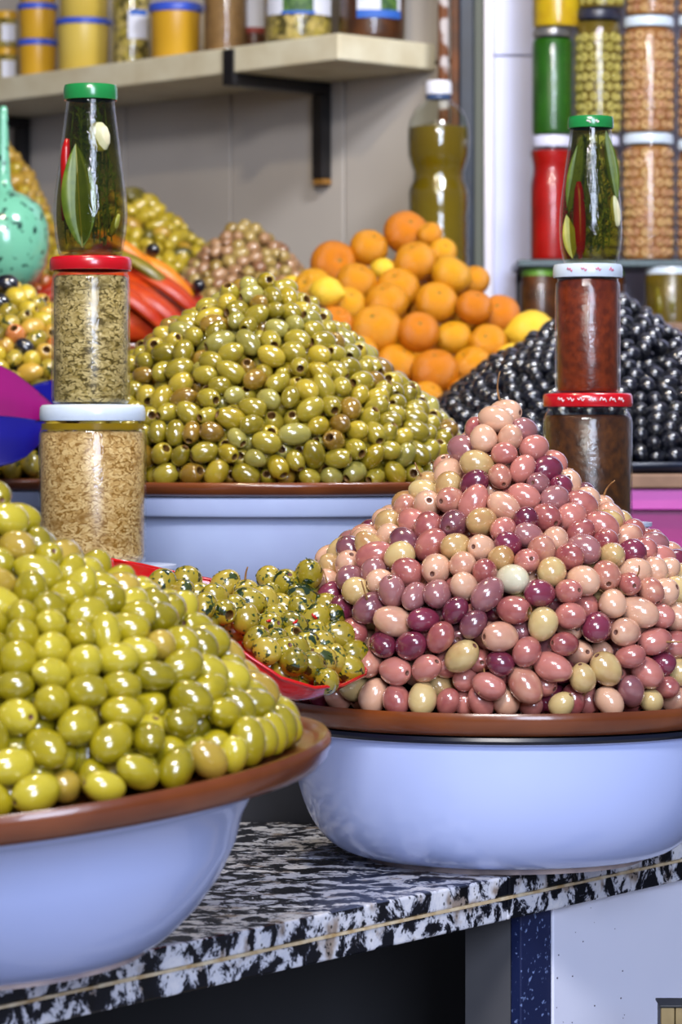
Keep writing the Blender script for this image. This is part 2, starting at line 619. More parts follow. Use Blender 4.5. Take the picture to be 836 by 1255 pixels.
M['chilibit'] = mat('red_chili_flake', C(190, 20, 16), None, 0.4)


# ------------------------------------------------------------------ olive meshes
def olive_profile(Ln, r, kind):
    pr = [(0.0, -Ln)]
    n = 11
    top = 90
    if kind == 'hole':
        h = 0.42
        top = 90 - math.degrees(math.asin(h))
    for i in range(1, n):
        t = -90 + (90 + top) * i / n
        pr.append((r * math.cos(math.radians(t)), Ln * math.sin(math.radians(t))))
    if kind == 'hole':
        t = math.radians(top)
        pr += [(r * math.cos(t), Ln * math.sin(t)), (r * 0.34, Ln * 0.87), (r * 0.32, Ln * 0.72), (r * 0.30, Ln * 0.2), (0, Ln * 0.15)]
    elif kind == 'dimple':
        t = math.radians(83)
        pr[-1] = (r * 0.30, Ln * 0.955)
        pr += [(r * 0.17, Ln * 0.955), (r * 0.10, Ln * 0.90), (0.0, Ln * 0.87)]
    elif kind == 'point':
        pr[-1] = (r * 0.24, Ln * 0.985)
        pr += [(0.0, Ln * 1.06)]
    else:
        pr += [(0.0, Ln)]
    return pr


_ol = {}


def olive_mesh(skin, Ln, r, kind, hole='hole', seg=18):
    key = (skin.name, round(Ln, 4), round(r, 4), kind, seg)
    if key in _ol:
        return _ol[key]
    pr = olive_profile(Ln, r, kind)
    v, f = lathe(pr, seg)
    # slight lopsidedness so that they are not perfect spheroids
    rr = random.Random(f'{kind}{round(Ln * 1e4)}{skin.name}')
    bx, by = rr.uniform(-.12, .12), rr.uniform(-.12, .12)
    v = [(x * (1 + bx * z / Ln) + 0.04 * r * (z / Ln) ** 2, y * (1 + by * z / Ln), z) for x, y, z in v]
    idx = []
    nlast = 0
    for q in f:
        zz = [v[i] for i in q]
        inner = False
        if kind == 'hole':
            inner = max(math.hypot(a[0], a[1]) for a in zz) < r * 0.425 and min(a[2] for a in zz) > 0
        if kind == 'dimple':
            inner = max(math.hypot(a[0], a[1]) for a in zz) < r * 0.22 and min(a[2] for a in zz) > 0
        idx.append(1 if inner else 0)
    me = mesh_from('olive', v, f, [skin, M['hole'] if kind == 'hole' else M['scar']], True, idx)
    _ol[key] = me
    return me


# ------------------------------------------------------------------ packing of heaps
def prof_query(poly, rho, z):
    """poly Kx2 from apex outward/down. returns signed depth inside, outward normal (rho,z)"""
    A = poly[:-1]
    B = poly[1:]
    D = B - A
    ln = np.linalg.norm(D, axis=1)
    Nn = np.stack([-D[:, 1], D[:, 0]], 1) / ln[:, None]
    P = np.stack([rho, z], 1)
    AP = P[:, None, :] - A[None]
    t = np.clip((AP * D[None]).sum(2) / (ln ** 2)[None], 0, 1)
    t[:, 0] = np.minimum(t[:, 0], 1)
    Q = A[None] + t[:, :, None] * D[None]
    dist = np.linalg.norm(P[:, None, :] - Q, axis=2)
    k = dist.argmin(1)
    ii = np.arange(len(P))
    q = Q[ii, k]
    n = Nn[k]
    # smooth normal by blending with neighbour
    depth = ((q - P) * n).sum(1)
    return depth, n


def pack(cx, cy, profile, zfloor, Lr, seed, layers=2, iters=110, dens=0.80, amin=0.0, vary=0.13):
    """heap of olives. returns centres, axes, L, r, layer"""
    rng = np.random.default_rng(seed)
    poly = np.array([(0.0, profile[0][1] + 0.001)] + list(profile))
    L0, r0 = Lr
    Cs, Ls = [], []
    seg = np.diff(poly, axis=0)
    ln = np.linalg.norm(seg, axis=1)
    mid = (poly[:-1] + poly[1:]) / 2
    for k in range(layers):
        inset = r0 * (1 + 1.62 * k)
        area_ = 2 * PI * np.maximum(mid[:, 0] - inset * 0.6, 0.004) * ln
        N = int(dens * area_.sum() / (PI * L0 * r0 * 0.93))
        pick = rng.choice(len(ln), N, p=area_ / area_.sum())
        t = rng.random(N)
        p = poly[:-1][pick] + seg[pick] * t[:, None]
        th = rng.random(N) * 2 * PI
        rho = np.maximum(p[:, 0] - inset * 0.7, 0.001)
        z = p[:, 1] - inset * 0.7
        Cs.append(np.stack([rho * np.cos(th), rho * np.sin(th), z], 1))
        Ls.append(np.full(N, k))
    Cc = np.concatenate(Cs)
    lay = np.concatenate(Ls)
    N = len(Cc)
    sc_ = 1 + rng.uniform(-vary, vary, N)
    Lh = L0 * sc_ * (1 + rng.uniform(-0.08, 0.08, N))
    r = r0 * sc_
    e = np.maximum(Lh - r, 0.0005) * 0.95
    rs = r * 0.955
    A = rng.normal(size=(N, 3)) * np.array([1.25, 0.9, 0.45])
    A /= np.linalg.norm(A, axis=1)[:, None]
    tgt = r * 0.98 + lay * 1.62 * r0 + rng.uniform(-0.12, 0.12, N) * r0
    azl = rng.random(N) ** 1.6 * 0.95
    for it in range(iters):
        if it % 8 == 0:
            X = Cc.astype(np.float32)
            g = (X ** 2).sum(1)
            D2 = g[:, None] + g[None] - 2 * X @ X.T
            lim = (2 * L0 * 1.25) ** 2
            I, J = np.nonzero(np.triu(D2 < lim, 1))
        P = [Cc + A * e[:, None], Cc - A * e[:, None]]
        dP = [np.zeros_like(Cc), np.zeros_like(Cc)]
        for a in (0, 1):
            for b in (0, 1):
                d = P[a][I] - P[b][J]
                dl = np.linalg.norm(d, axis=1) + 1e-9
                ov = rs[I] + rs[J] - dl
                m = ov > 0
                if not m.any():
                    continue
                v = d[m] / dl[m][:, None] * (ov[m] * 0.42)[:, None]
                for ax in range(3):
                    dP[a][:, ax] += np.bincount(I[m], v[:, ax], N)
                    dP[b][:, ax] -= np.bincount(J[m], v[:, ax], N)
        for a in (0, 1):
            l = np.linalg.norm(dP[a], axis=1) + 1e-12
            s = np.minimum(1, r0 * 0.6 / l)
            P[a] += dP[a] * s[:, None]
        Cc = (P[0] + P[1]) / 2
        A = P[0] - P[1]
        A /= np.linalg.norm(A, axis=1)[:, None] + 1e-12
        rho = np.hypot(Cc[:, 0], Cc[:, 1]) + 1e-9
        dep, n = prof_query(poly, rho, Cc[:, 2])
        kf = 0.35 if it < iters * 0.75 else 0.18
        mv = (dep - tgt) * kf
        nr = n[:, 0] * mv
        nz_ = n[:, 1] * mv
        Cc[:, 0] += Cc[:, 0] / rho * nr
        Cc[:, 1] += Cc[:, 1] / rho * nr
        Cc[:, 2] += nz_
        # lie down: axes turn towards the surface plane
        n3 = np.stack([n[:, 0] * Cc[:, 0] / rho, n[:, 0] * Cc[:, 1] / rho, n[:, 1]], 1)
        dn = (A * n3).sum(1)
        hz_ = np.abs(A[:, 2]) > azl
        A[hz_, 2] *= 0.9
        lim_ = np.abs(dn) > 0.6
        A[lim_] -= (dn[lim_] * 0.12)[:, None] * n3[lim_]
        A /= np.linalg.norm(A, axis=1)[:, None]
        vz = np.sqrt((A[:, 2] * Lh) ** 2 + (1 - A[:, 2] ** 2) * r ** 2)
        low = Cc[:, 2] - vz < zfloor
        Cc[low, 2] = zfloor + vz[low]
    Cc[:, 0] += cx
    Cc[:, 1] += cy
    return Cc, A, Lh, r, lay


def mats_from(Cc, A, scale_, rng):
    """4x4 matrices with local Z on A"""
    out = []
    for c, a, s in zip(Cc, A, scale_):
        q = Vector((0, 0, 1)).rotation_difference(Vector(a)) @ Quaternion((0, 0, 1), rng.uniform(0, 2 * PI))
        out.append(Matrix.LocRotScale(Vector(c), q, Vector((s, s, s))))
    return out


HEAPS = []


def heap_register(h):
    HEAPS.append(h)
    return h


def stuff_olives(name, Cc, A, Lh, r, mats, mi, label, group=None, cat='olives', core=None, segs=8):
    pr = [(0, -1), (.62, -.78), (.97, -.28), (.97, .28), (.62, .78), (0, 1)]
    v0, f0 = lathe(pr, segs)
    v0 = np.array(v0)
    vs, fs, ids = [], [], []
    off = 0
    for c, a, L_, r_, m in zip(Cc, A, Lh, r, mi):
        q = Vector((0, 0, 1)).rotation_difference(Vector(a)).to_matrix()
        R_ = np.array(q)
        v = (v0 * np.array([r_, r_, L_])) @ R_.T + c
        vs.append(v)
        fs += [tuple(i + off for i in q2) for q2 in f0]
        ids += [m] * len(f0)
        off += len(v0)
    V = np.concatenate(vs) if vs else np.zeros((0, 3))
    if core is not None:
        cv, cf, cmi = core
        fs += [tuple(i + off for i in q2) for q2 in cf]
        ids += [cmi] * len(cf)
        V = np.concatenate([V, np.array(cv)])
    me = mesh_from(name, V.tolist(), fs, mats, True, ids)
    return add(name, me, None, (0, 0, 0), (0, 0, 0), label, cat, group, 'stuff')


def visible_counts():
    """pixels each olive shows through the photograph's camera"""
    W, H = 836, 1255
    zb = np.full((H, W), 1e9, np.float32)
    ib = np.full((H, W), -1, np.int32)
    k = 0
    for h in HEAPS:
        h['base'] = k
        for c, a, L_, r_ in zip(h['C'], h['A'], h['L'], h['r']):
            s = F / c[1]
            x = PX + c[0] * s
            y = PY - (c[2] - CZ) * s
            # projected ellipse
            ax, az = a[0], -a[2]
            pl = math.hypot(ax, az) + 1e-9
            ux, uz = ax / pl, az / pl
            la = math.sqrt((L_ * pl) ** 2 + (1 - pl * pl) * r_ ** 2) * s
            lb = r_ * s
            R_ = int(la) + 2
            x0, x1 = max(0, int(x) - R_), min(W, int(x) + R_ + 1)
            y0, y1 = max(0, int(y) - R_), min(H, int(y) + R_ + 1)
            if x0 < x1 and y0 < y1:
                X, Y = np.meshgrid(np.arange(x0, x1) - x, np.arange(y0, y1) - y)
                u = X * ux + Y * uz
                v = -X * uz + Y * ux
                q = (u / la) ** 2 + (v / lb) ** 2
                dz = c[1] - r_ * np.sqrt(np.maximum(0, 1 - q))
                m = (q < 1) & (dz < zb[y0:y1, x0:x1])
                zb[y0:y1, x0:x1][m] = dz[m]
                ib[y0:y1, x0:x1][m] = k
            k += 1
    for (x0, x1, y0, y1, d) in OCC:
        s = zb[y0:y1, x0:x1]
        ib[y0:y1, x0:x1][s > d] = -1
    cnt = np.bincount(ib[ib >= 0].ravel(), minlength=k)
    for h in HEAPS:
        h['vis'] = cnt[h['base']:h['base'] + len(h['C'])]


# coarse foreground occluders (jar stacks) used only to choose which olives are worth an object of their own
OCC = [(62, 158, 95, 497, 2.6), (48, 180, 497, 693, 2.6), (681, 762, 140, 480, 2.66), (665, 776, 480, 640, 2.66)]


def core_cone(cx, cy, profile, zfloor, inset):
    pts = [(0, profile[0][1] - inset * 1.3)]
    for rr, z in profile[1:]:
        pts.append((max(rr - inset, 0.004), z - inset * 0.6))
    pts = [(a, max(b, zfloor)) for a, b in pts]
    pts.append((pts[-1][0], zfloor))
    v, f = lathe(list(reversed(pts)), 40)
    v = [(x + cx, y + cy, z) for x, y, z in v]
    return v, f


def rel(p):
    """profile given relative to the eye height -> world heights"""
    return [(a, b + CZ) for a, b in p]


def stalk_mesh(length, seedv, r=0.0006):
    rr = random.Random(seedv)
    pts = []
    bx, by = rr.uniform(-.5, .5), rr.uniform(-.5, .5)
    for i in range(7):
        t = i / 6
        pts.append((bx * length * t * t, by * length * t * t, length * t))
    return tube_mesh('stalk', pts, [r * (1.5 - 0.7 * i / 6) for i in range(7)], M['stalk'], 6)


# =================================================================== SETTING
def structure(name, me, loc=(0, 0, 0), rot=(0, 0, 0), parent=None):
    o = add(name, me, parent, loc, rot)
    if parent is None:
        o['kind'] = 'structure'
    return o


structure('floor', box_mesh('floor', (-6, 6, -4, 9, -0.05, 0.0), M['pave']))
structure('ceiling', box_mesh('ceiling', (-3.5, 3, 2.75, 7.5, 2.9, 2.95), M['canvas']))

# left wall: runs back to the left; local x along the wall (to the left), local y into the wall
Wdir = Vector((-0.686, 0.728, 0)).normalized()
Ddir = Vector((0.728, 0.686, 0)).normalized()
W0 = Vector((0.132, 4.53, 0)) + Ddir * 0.0
wall_rot = math.atan2(Wdir.y, Wdir.x)
wl = structure('wall_left', box_mesh('wall_left', (-0.03, 3.2, -0.035, -0.010, 0.0, 2.9), M['grout']),
               (W0.x, W0.y, 0), (0, 0, wall_rot))
# local: x = along Wdir, local y = perpendicular (rotated), which points to -Ddir (toward viewer)
tile_w, tile_h = 0.2451, 0.37
tm = box_mesh('wall_tile', (0.0026, tile_w - 0.0026, -0.010, 0.0, 0.0026, tile_h - 0.0026), M['wall'], 0.001)
i0 = 0
xx = 0.1856 - tile_w
while xx < 2.6:
    zz = CZ + 0.155 - 3 * tile_h
    while zz < 2.85:
        add('wall_tile', tm, wl, (xx, 0, zz))
        zz += tile_h
    xx += tile_w

# right wall faces the camera
YR = 4.56
wr = structure('wall_right', box_mesh('wall_right', (0.21, 1.6, YR + 0.01, YR + 0.10, 0.0, 2.9), M['grout']))
tmr = box_mesh('wall_tile', (0.001, 0.449, YR, YR + 0.010, 0.001, tile_h - 0.001), M['rwall'], 0.0008)
zz = CZ + 0.538 - 4 * tile_h
while zz < 2.8:
    for k in range(3):
        add('wall_tile', tmr, wr, (0.212 + 0.45 * k, 0, zz))
    zz += tile_h
structure('trim_1', box_mesh('trim_1', (0.1985, 0.2115, YR - 0.03, YR + 0.10, 0.0, 2.9), M['trim'], 0.002))
structure('trim_2', box_mesh('trim_2', (0.184, 0.1985, YR - 0.02, YR + 0.10, 0.0, 2.9), mat('grey_green_reveal', C(104, 106, 92), None, 0.7), 0.002))
# back corner behind the dark post
structure('wall_back', box_mesh('wall_back', (0.10, 0.30, YR + 0.11, YR + 0.2, 0.0, 2.9), M['dark']))
o = add('wall_post', box_mesh('wall_post', (-0.011, 0.011, -0.02, 0.03, 0, 2.9), M['dark_post'], 0.003), None,
        (0.1725, 4.50, 0), (0, 0, 0), 'dark blue-black upright post filling the corner right of the oil bottle', 'post')
p = empty('rusty_pipe', (0.152, 4.46, 0), 'rusty pipe with peeling white paint behind the white-capped oil bottle', 'pipe')
add('pipe', lathe_mesh('pipe', [(0, 0.6), (.0075, 0.6), (.0075, 2.9), (0, 2.9)], M['rust'], 20), p, (-0.012, 0, 0))
add('side_strip', box_mesh('side_strip', (0.0, 0.011, -0.006, 0.006, 0.6, 2.9), M['brownp'], 0.002), p, (-0.002, 0, 0), (0, 0, 0), 'brown stained strip')

# =================================================================== COUNTER
HC = CZ - 0.306        # counter top height
A0 = Vector((-0.001, 2.124, 0))
dC = Vector((0.3132, 0.447, 0)).normalized()
nC = Vector((-dC.y, dC.x, 0))
crot = math.atan2(dC.y, dC.x)
def clip_step(o):
    # stop at the display step behind (world Y = 2.616)
    bmc = bmesh.new()
    bmc.from_mesh(o.data)
    co = Matrix.Rotation(-crot, 3, 'Z') @ (Vector((0, 2.616, 0)) - Vector((A0.x, A0.y, 0)))
    no = Matrix.Rotation(-crot, 3, 'Z') @ Vector((0, 1, 0))
    r_ = bmesh.ops.bisect_plane(bmc, geom=bmc.verts[:] + bmc.edges[:] + bmc.faces[:], plane_co=co, plane_no=no, clear_outer=True)
    es = [e for e in r_['geom_cut'] if isinstance(e, bmesh.types.BMEdge)]
    if es:
        bmesh.ops.holes_fill(bmc, edges=es)
    bmc.to_mesh(o.data)
    bmc.free()
    return o


ct = empty('granite_countertop', (A0.x, A0.y, HC), 'black and white speckled granite countertop with cream glue line along its edge', 'countertop', rot=(0, 0, crot))
tU = 0.0145
tL = 0.0150
seam = 0.207
for (xa, xb) in ((-1.1, seam - 0.0006), (seam + 0.0006, 1.5)):
    add('upper_slab', box_mesh('upper_slab', (xa, xb, 0.0, 0.62, -tU, 0.0), M['granite'], 0.0016), ct)
    add('lower_slab', box_mesh('lower_slab', (xa, xb, 0.0008, 0.10, -tU - 0.0016 - tL, -tU - 0.0016), M['granite'], 0.0014), ct)
bm = bmesh.new()
xx = -1.1
rr = random.Random(3)
while xx < 1.5:
    x2 = xx + rr.uniform(0.008, 0.02)
    h = rr.uniform(0.0, 0.0004)
    box_bm(bm, xx, x2, -0.0002 - rr.uniform(0, .0006), 0.05, -tU - 0.0016 - h * .5, -tU + h)
    xx = x2
me = bpy.data.meshes.new('glue_line')
bm.to_mesh(me)
bm.free()
me.materials.append(M['glue'])
add('glue_line', me, ct)
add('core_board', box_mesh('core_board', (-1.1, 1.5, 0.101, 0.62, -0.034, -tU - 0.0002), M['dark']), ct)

# cabinet below the countertop, in the same frame
HB = HC - tU - tL - 0.0016


def tt(px):
    """parameter along the counter edge seen at pixel column px"""
    k = (px - PX) / F
    return (k * A0.y - A0.x) / (dC.x - k * dC.y)


cab = empty('counter_base', (A0.x, A0.y, 0), 'counter base with white speckled panel and dark open bay beneath granite', 'cabinet', rot=(0, 0, crot))
xw = tt(693)
xn = tt(655)
xg = tt(570)
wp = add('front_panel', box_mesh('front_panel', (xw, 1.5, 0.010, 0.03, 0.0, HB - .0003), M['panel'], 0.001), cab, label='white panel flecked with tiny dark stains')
add('post', box_mesh('post', (xn, xw - 0.001, 0.011, 0.020, 0.0, HB), M['navy'], 0.001), cab, label='navy speckled post')
bm = bmesh.new()
rr = random.Random(5)
for k in range(20):
    x = xw + 0.004 + rr.random() ** 1.3 * 0.10
    z = HB - 0.006 - rr.random() * 0.1
    s = rr.uniform(0.0002, 0.0007)
    box_bm(bm, x - s, x + s, 0.0094, 0.0102, z - s * .8, z + s * .8, 0.0002)
me = bpy.data.meshes.new('stains')
bm.to_mesh(me)
bm.free()
me.materials.append(M['spot'])
o = add('stain', me, wp)
o['kind'] = 'stuff'
kq = (570 - PX) / F
Pq = A0 + dC * xn
qd = (kq * Pq.y - Pq.x) / (nC.x - kq * nC.y)
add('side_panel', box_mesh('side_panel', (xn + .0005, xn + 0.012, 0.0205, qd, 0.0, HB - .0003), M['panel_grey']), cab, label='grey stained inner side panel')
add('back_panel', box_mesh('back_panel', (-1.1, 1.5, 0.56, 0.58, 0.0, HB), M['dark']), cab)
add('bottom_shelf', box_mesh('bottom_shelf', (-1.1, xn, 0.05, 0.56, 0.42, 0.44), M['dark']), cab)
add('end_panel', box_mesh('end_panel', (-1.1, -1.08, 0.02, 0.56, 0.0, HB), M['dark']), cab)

for o in list(ct.children) + list(cab.children):
    clip_step(o)

# slatted wooden crate end at the lower right, in front of the panel
sp_ = at(822, 1236, 2.22)
cr = empty('slatted_crate', (sp_.x, 2.22, 0), 'weathered wooden slatted crate with black top edge at lower right before the white panel', 'crate')
for k in range(5):
    add('slat', box_mesh('slat', (-0.0065 + k * 0.0099, 0.0027 + k * 0.0099, 0.0, 0.006, 0.40, sp_.z + 0.0005), M['slatwood'], 0.0006), cr)
add('top_edge', box_mesh('top_edge', (-0.0075, 0.046, -0.0008, 0.03, sp_.z + 0.0005, sp_.z + 0.0022), M['slatdark'], 0.0006), cr)
add('back_frame', box_mesh('back_frame', (-0.006, 0.044, 0.0065, 0.03, 0.0, sp_.z), M['slatdark']), cr)

# display steps behind the counter (carry the rear bowls, jars and fruit)
ZS1 = CZ - 0.15
ZS2 = CZ
st = add('display_step', box_mesh('display_step', (-1.1, 1.1, 2.62, 3.72, 0.0, ZS1), M['step'], 0.004), None, label='plain dark lower step carrying the middle bowls and jar stacks', cat='step')
bm = bmesh.new()
box_bm(bm, -1.1, 0.030, 3.724, 4.70, 0.0, ZS2, 0.004)
me = bpy.data.meshes.new('display_step')
bm.to_mesh(me)
bm.free()
me.materials.append(M['step'])
# trim the step where the left wall stands
bmx = bmesh.new()
bmx.from_mesh(me)
bmesh.ops.bisect_plane(bmx, geom=bmx.verts[:] + bmx.edges[:] + bmx.faces[:], plane_co=W0 - Ddir * 0.004, plane_no=Ddir, clear_outer=True)
bmx.to_mesh(me)
bmx.free()
add('display_step', me, None, label='higher rear step on the left carrying the heaps by the wall', cat='step')
add('display_step', box_mesh('display_step', (0.032, 1.1, 3.88, 4.44, 0.0, ZS2), M['step'], 0.004), None, label='higher rear step on the right carrying oranges and oil bottle', cat='step')

# =================================================================== BOWLS AND TRAYS
def bowl_mesh(R, H, foot, m=None, seg=96, flared=False):
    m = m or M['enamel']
    k = R
    pr = [(0, 0.004), (foot * 0.90, 0.004), (foot * 0.93, 0.0), (foot, 0.0005), (foot * 1.01, 0.004)]
    # belly
    for i in range(1, 15):
        t = i / 14
        rr_ = foot * 1.01 + (R * 0.975 - foot * 1.01) * math.sin(t * PI / 2) ** 0.92
        zz_ = 0.004 + (H - 0.008) * (1 - math.cos(t * PI / 2)) ** 1.12
        pr.append((rr_, zz_))
    if flared:
        fl_ = [(.02, .43), (.06, .50), (.12, .56), (.25, .655), (.42, .745), (.60, .81), (.76, .845), (.88, .895), (.95, .94)]
        pr = pr[:5] + [(R * b, H * a) for a, b in fl_]
    pr += [(R * 0.99, H - 0.006)]
    inner = [(R * 0.965, H - 0.002)]
    for i in range(13, 0, -1):
        t = i / 14
        rr_ = foot * 1.01 + (R * 0.975 - foot * 1.01) * math.sin(t * PI / 2) ** 0.92 - 0.003
        zz_ = 0.007 + (H - 0.008) * (1 - math.cos(t * PI / 2)) ** 1.12
        inner.append((rr_, zz_))
    if flared:
        inner = [(R * 0.965, H - 0.002)] + [(R * b - .004, H * a + .003) for a, b in reversed(fl_)]
    inner.append((0, 0.007))
    return lathe_mesh('bowl_body', pr + [(R, H - 0.004), (R * 0.99, H - 0.001)] + inner, m, seg, 60)


def bowl(name, loc, R, H, foot, label, group, rot=(0, 0, 0), rimmat=None, body=None, flared=False):
    b = empty(name, loc, label, 'bowl', group, rot)
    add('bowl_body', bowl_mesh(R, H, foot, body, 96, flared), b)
    add('rim', lathe_mesh('rim', [(R * 0.985, H - 0.005), (R * 1.004, H - 0.005), (R * 1.012, H - 0.0028), (R * 1.006, H - 0.0004), (R * 0.985, H - 0.0004)], rimmat or M['enamel_rim'], 96, 40, True), b)
    add('foot_ring', lathe_mesh('foot_ring', [(foot * 0.97, 0.0), (foot * 1.02, 0.0), (foot * 1.03, 0.003), (foot * 1.02, 0.006), (foot * 0.97, 0.006)], M['foot'], 80, 40, True), b)
    return b


def tray(loc, R, T, label, group=None, rot=(0, 0, 0), m=None, flare=0.0):
    pr = [(0, 0), (R * 0.90, 0), (R * 0.965, 0.0006), (R * 0.985, T * 0.25), (R, T * 0.62), (R * 1.0, T * 0.85), (R * 0.992, T), (R * 0.972, T * 0.98),
          (R * 0.955, T * 0.80), (R * 0.94, T * 0.70), (0, T * 0.68)]
    return add('round_tray', lathe_mesh('round_tray', pr, m or M['tray'], 112, 60), None, loc, rot, label, 'tray', group)


BG = 'white enamel bowls under the olive trays'
TG = 'glossy brown trays holding the olives'
# pink olives
PCX, PCY = 0.121, 2.40
TP = 0.0165
z_tray_p = CZ - 0.2035
bowl('enamel_bowl', (PCX, PCY, HC), 0.1615, z_tray_p - HC - 0.0003, 0.099, 'large white enamel bowl with dark blue rim carrying the tray of pink olives', BG)
tray((PCX, PCY, z_tray_p), 0.169, TP, 'round brown tray under the heap of pink and purple olives', TG)
# left green olives; this bowl overhangs the edge and leans to the left
LCX, LCY = -0.1917, 1.875
TILT = math.radians(6.2)
PITCH = math.radians(2.8)
RotL = Matrix.Rotation(PITCH, 4, 'X') @ Matrix.Rotation(-TILT, 4, 'Y')      # right side goes up
rim_c = Vector((LCX, LCY, CZ - 0.2038))    # centre of tray bottom (tilted)
hb = 0.0975
foot_l = 0.068
bc = rim_c - (RotL @ Vector((0, 0, hb + 0.0003)))
bowl('enamel_bowl', tuple(bc), 0.158, hb, foot_l, 'white enamel bowl leaning over the counter edge below the left heap of yellow-green olives', BG,
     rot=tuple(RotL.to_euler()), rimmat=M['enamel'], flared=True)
tray(tuple(rim_c), 0.1885, 0.0170, 'tilted round brown tray under the foreground heap of whole yellow-green olives', TG, rot=tuple(RotL.to_euler()))
# pitted green olives at the middle
MCX, MCY = -0.066, 2.98
z_tray_m = CZ - 0.0485


def basin(loc, R, H, label, group, body=None):
    """enamel basin with a flat outward lip"""
    b = empty('enamel_basin', loc, label, 'basin', group)
    foot = R * 0.62
    pr = [(0, 0.003), (foot * .95, 0.003), (foot * .97, 0), (foot, 0.001)]
    for i in range(1, 12):
        t = i / 11
        pr.append((foot + (R * 0.93 - foot) * math.sin(t * PI / 2), 0.002 + (H - 0.02) * (1 - math.cos(t * PI / 2))))
    pr += [(R * 0.935, H - 0.017), (R * 0.93, H - 0.004)]
    inn = [(a - 0.003, z + 0.003) for a, z in reversed(pr[3:-1])]
    pr += inn + [(0, 0.006)]
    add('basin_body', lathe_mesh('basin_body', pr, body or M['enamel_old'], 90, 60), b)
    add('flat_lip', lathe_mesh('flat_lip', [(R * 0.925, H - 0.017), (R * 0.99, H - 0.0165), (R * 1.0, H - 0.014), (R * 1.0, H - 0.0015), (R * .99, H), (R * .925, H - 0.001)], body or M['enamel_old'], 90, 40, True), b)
    return b


basin((MCX, MCY, ZS1), 0.186, z_tray_m - ZS1 - 0.0004, 'worn white basin with a flat lip holding up the pitted green olives', BG)
tray((MCX, MCY, z_tray_m), 0.196, 0.0125, 'brown tray edge beneath the pitted green olives behind the jar stack', TG)

# =================================================================== HEAPS
pinkp = rel([(.008, .029), (.032, 0.006), (.052, -.022), (.098, -.058), (.127, -.076), (.151, -.102), (.160, -.132), (.160, -.165), (.157, -.192)])
zf = z_tray_p + TP * 0.69
Cc, A, Lh, r, lay = pack(PCX - 0.003, PCY, pinkp, zf, (0.0124, 0.0097), 3)
pk = heap_register(dict(C=Cc, A=A, L=Lh, r=r, lay=lay, key='pink', prof=pinkp, c=(PCX - .003, PCY), zf=zf))

leftp = [(.008, .196), (.020, .176), (.040, .151), (.074, .124), (.105, .106), (.131, .082), (.153, .050), (.170, .028), (.176, .012)]
zfl = 0.0170 * 0.69
Cc, A, Lh, r, lay = pack(0, 0, leftp, zfl, (0.0132, 0.0096), 5)
RL3 = np.array(RotL.to_3x3())
Cc = Cc @ RL3.T + np.array(rim_c)
A = A @ RL3.T
lf = heap_register(dict(C=Cc, A=A, L=Lh, r=r, lay=lay, key='left'))

midp = rel([(.010, .153), (.030, .141), (.052, .126), (.090, .100), (.120, .0745), (.150, .043), (.176, .011), (.182, -.012), (.181, -.036)])
zfm = z_tray_m + 0.0125 * 0.69
Cc, A, Lh, r, lay = pack(MCX, MCY, midp, zfm, (0.0124, 0.0090), 7)
g_ = np.exp(-((Cc[:, 2] - (CZ + .085)) / .05) ** 2)
Cc[:, 0] -= 0.016 * g_
md = heap_register(dict(C=Cc, A=A, L=Lh, r=r, lay=lay, key='mid'))

BCX, BCY = 0.294, 3.60
z_tray_b = CZ - 0.034
blackp = rel([(.012, .168), (.058, .136), (.0945, .110), (.13, .091), (.18, .0515), (.225, .012), (.238, -.010), (.238, -.020)])
Cc, A, Lh, r, lay = pack(BCX, BCY, blackp, z_tray_b + 0.008, (0.0112, 0.0088), 9)
bk = heap_register(dict(C=Cc, A=A, L=Lh, r=r, lay=lay, key='black'))

MXC = (-0.352, 3.45)
z_tray_x = CZ - 0.050
mixp = rel([(.012, .172), (.045, .150), (.09, .118), (.135, .078), (.17, .035), (.185, 0.0), (.188, -.035)])
Cc, A, Lh, r, lay = pack(MXC[0], MXC[1], mixp, z_tray_x + 0.009, (0.0125, 0.0098), 13)
mx_ = heap_register(dict(C=Cc, A=A, L=Lh, r=r, lay=lay, key='mixed'))

BRC = (-0.124, 4.20)
brp = rel([(.012, .285), (.045, .258), (.085, .215), (.116, .178), (.130, .145)])
Cc, A, Lh, r, lay = pack(BRC[0], BRC[1], brp, CZ + 0.127, (0.0100, 0.0084), 15, iters=60)
br = heap_register(dict(C=Cc, A=A, L=Lh, r=r, lay=lay, key='brown'))

YLC = (-0.292, 4.55)
ylp = rel([(.015, .352), (.055, .322), (.09, .286), (.15, .232), (.165, .18)])
Cc, A, Lh, r, lay = pack(YLC[0], YLC[1], ylp, CZ + 0.157, (0.0145, 0.0092), 17, iters=60)
yl = heap_register(dict(C=Cc, A=A, L=Lh, r=r, lay=lay, key='yellow'))

FLC = (-0.56, 4.72)
flp = rel([(.012, .490), (.06, .456), (.115, .386), (.150, .30), (.155, .27)])
Cc, A, Lh, r, lay = pack(FLC[0], FLC[1], flp, CZ + 0.247, (0.0130, 0.0095), 19, iters=60)
fl = heap_register(dict(C=Cc, A=A, L=Lh, r=r, lay=lay, key='farleft'))

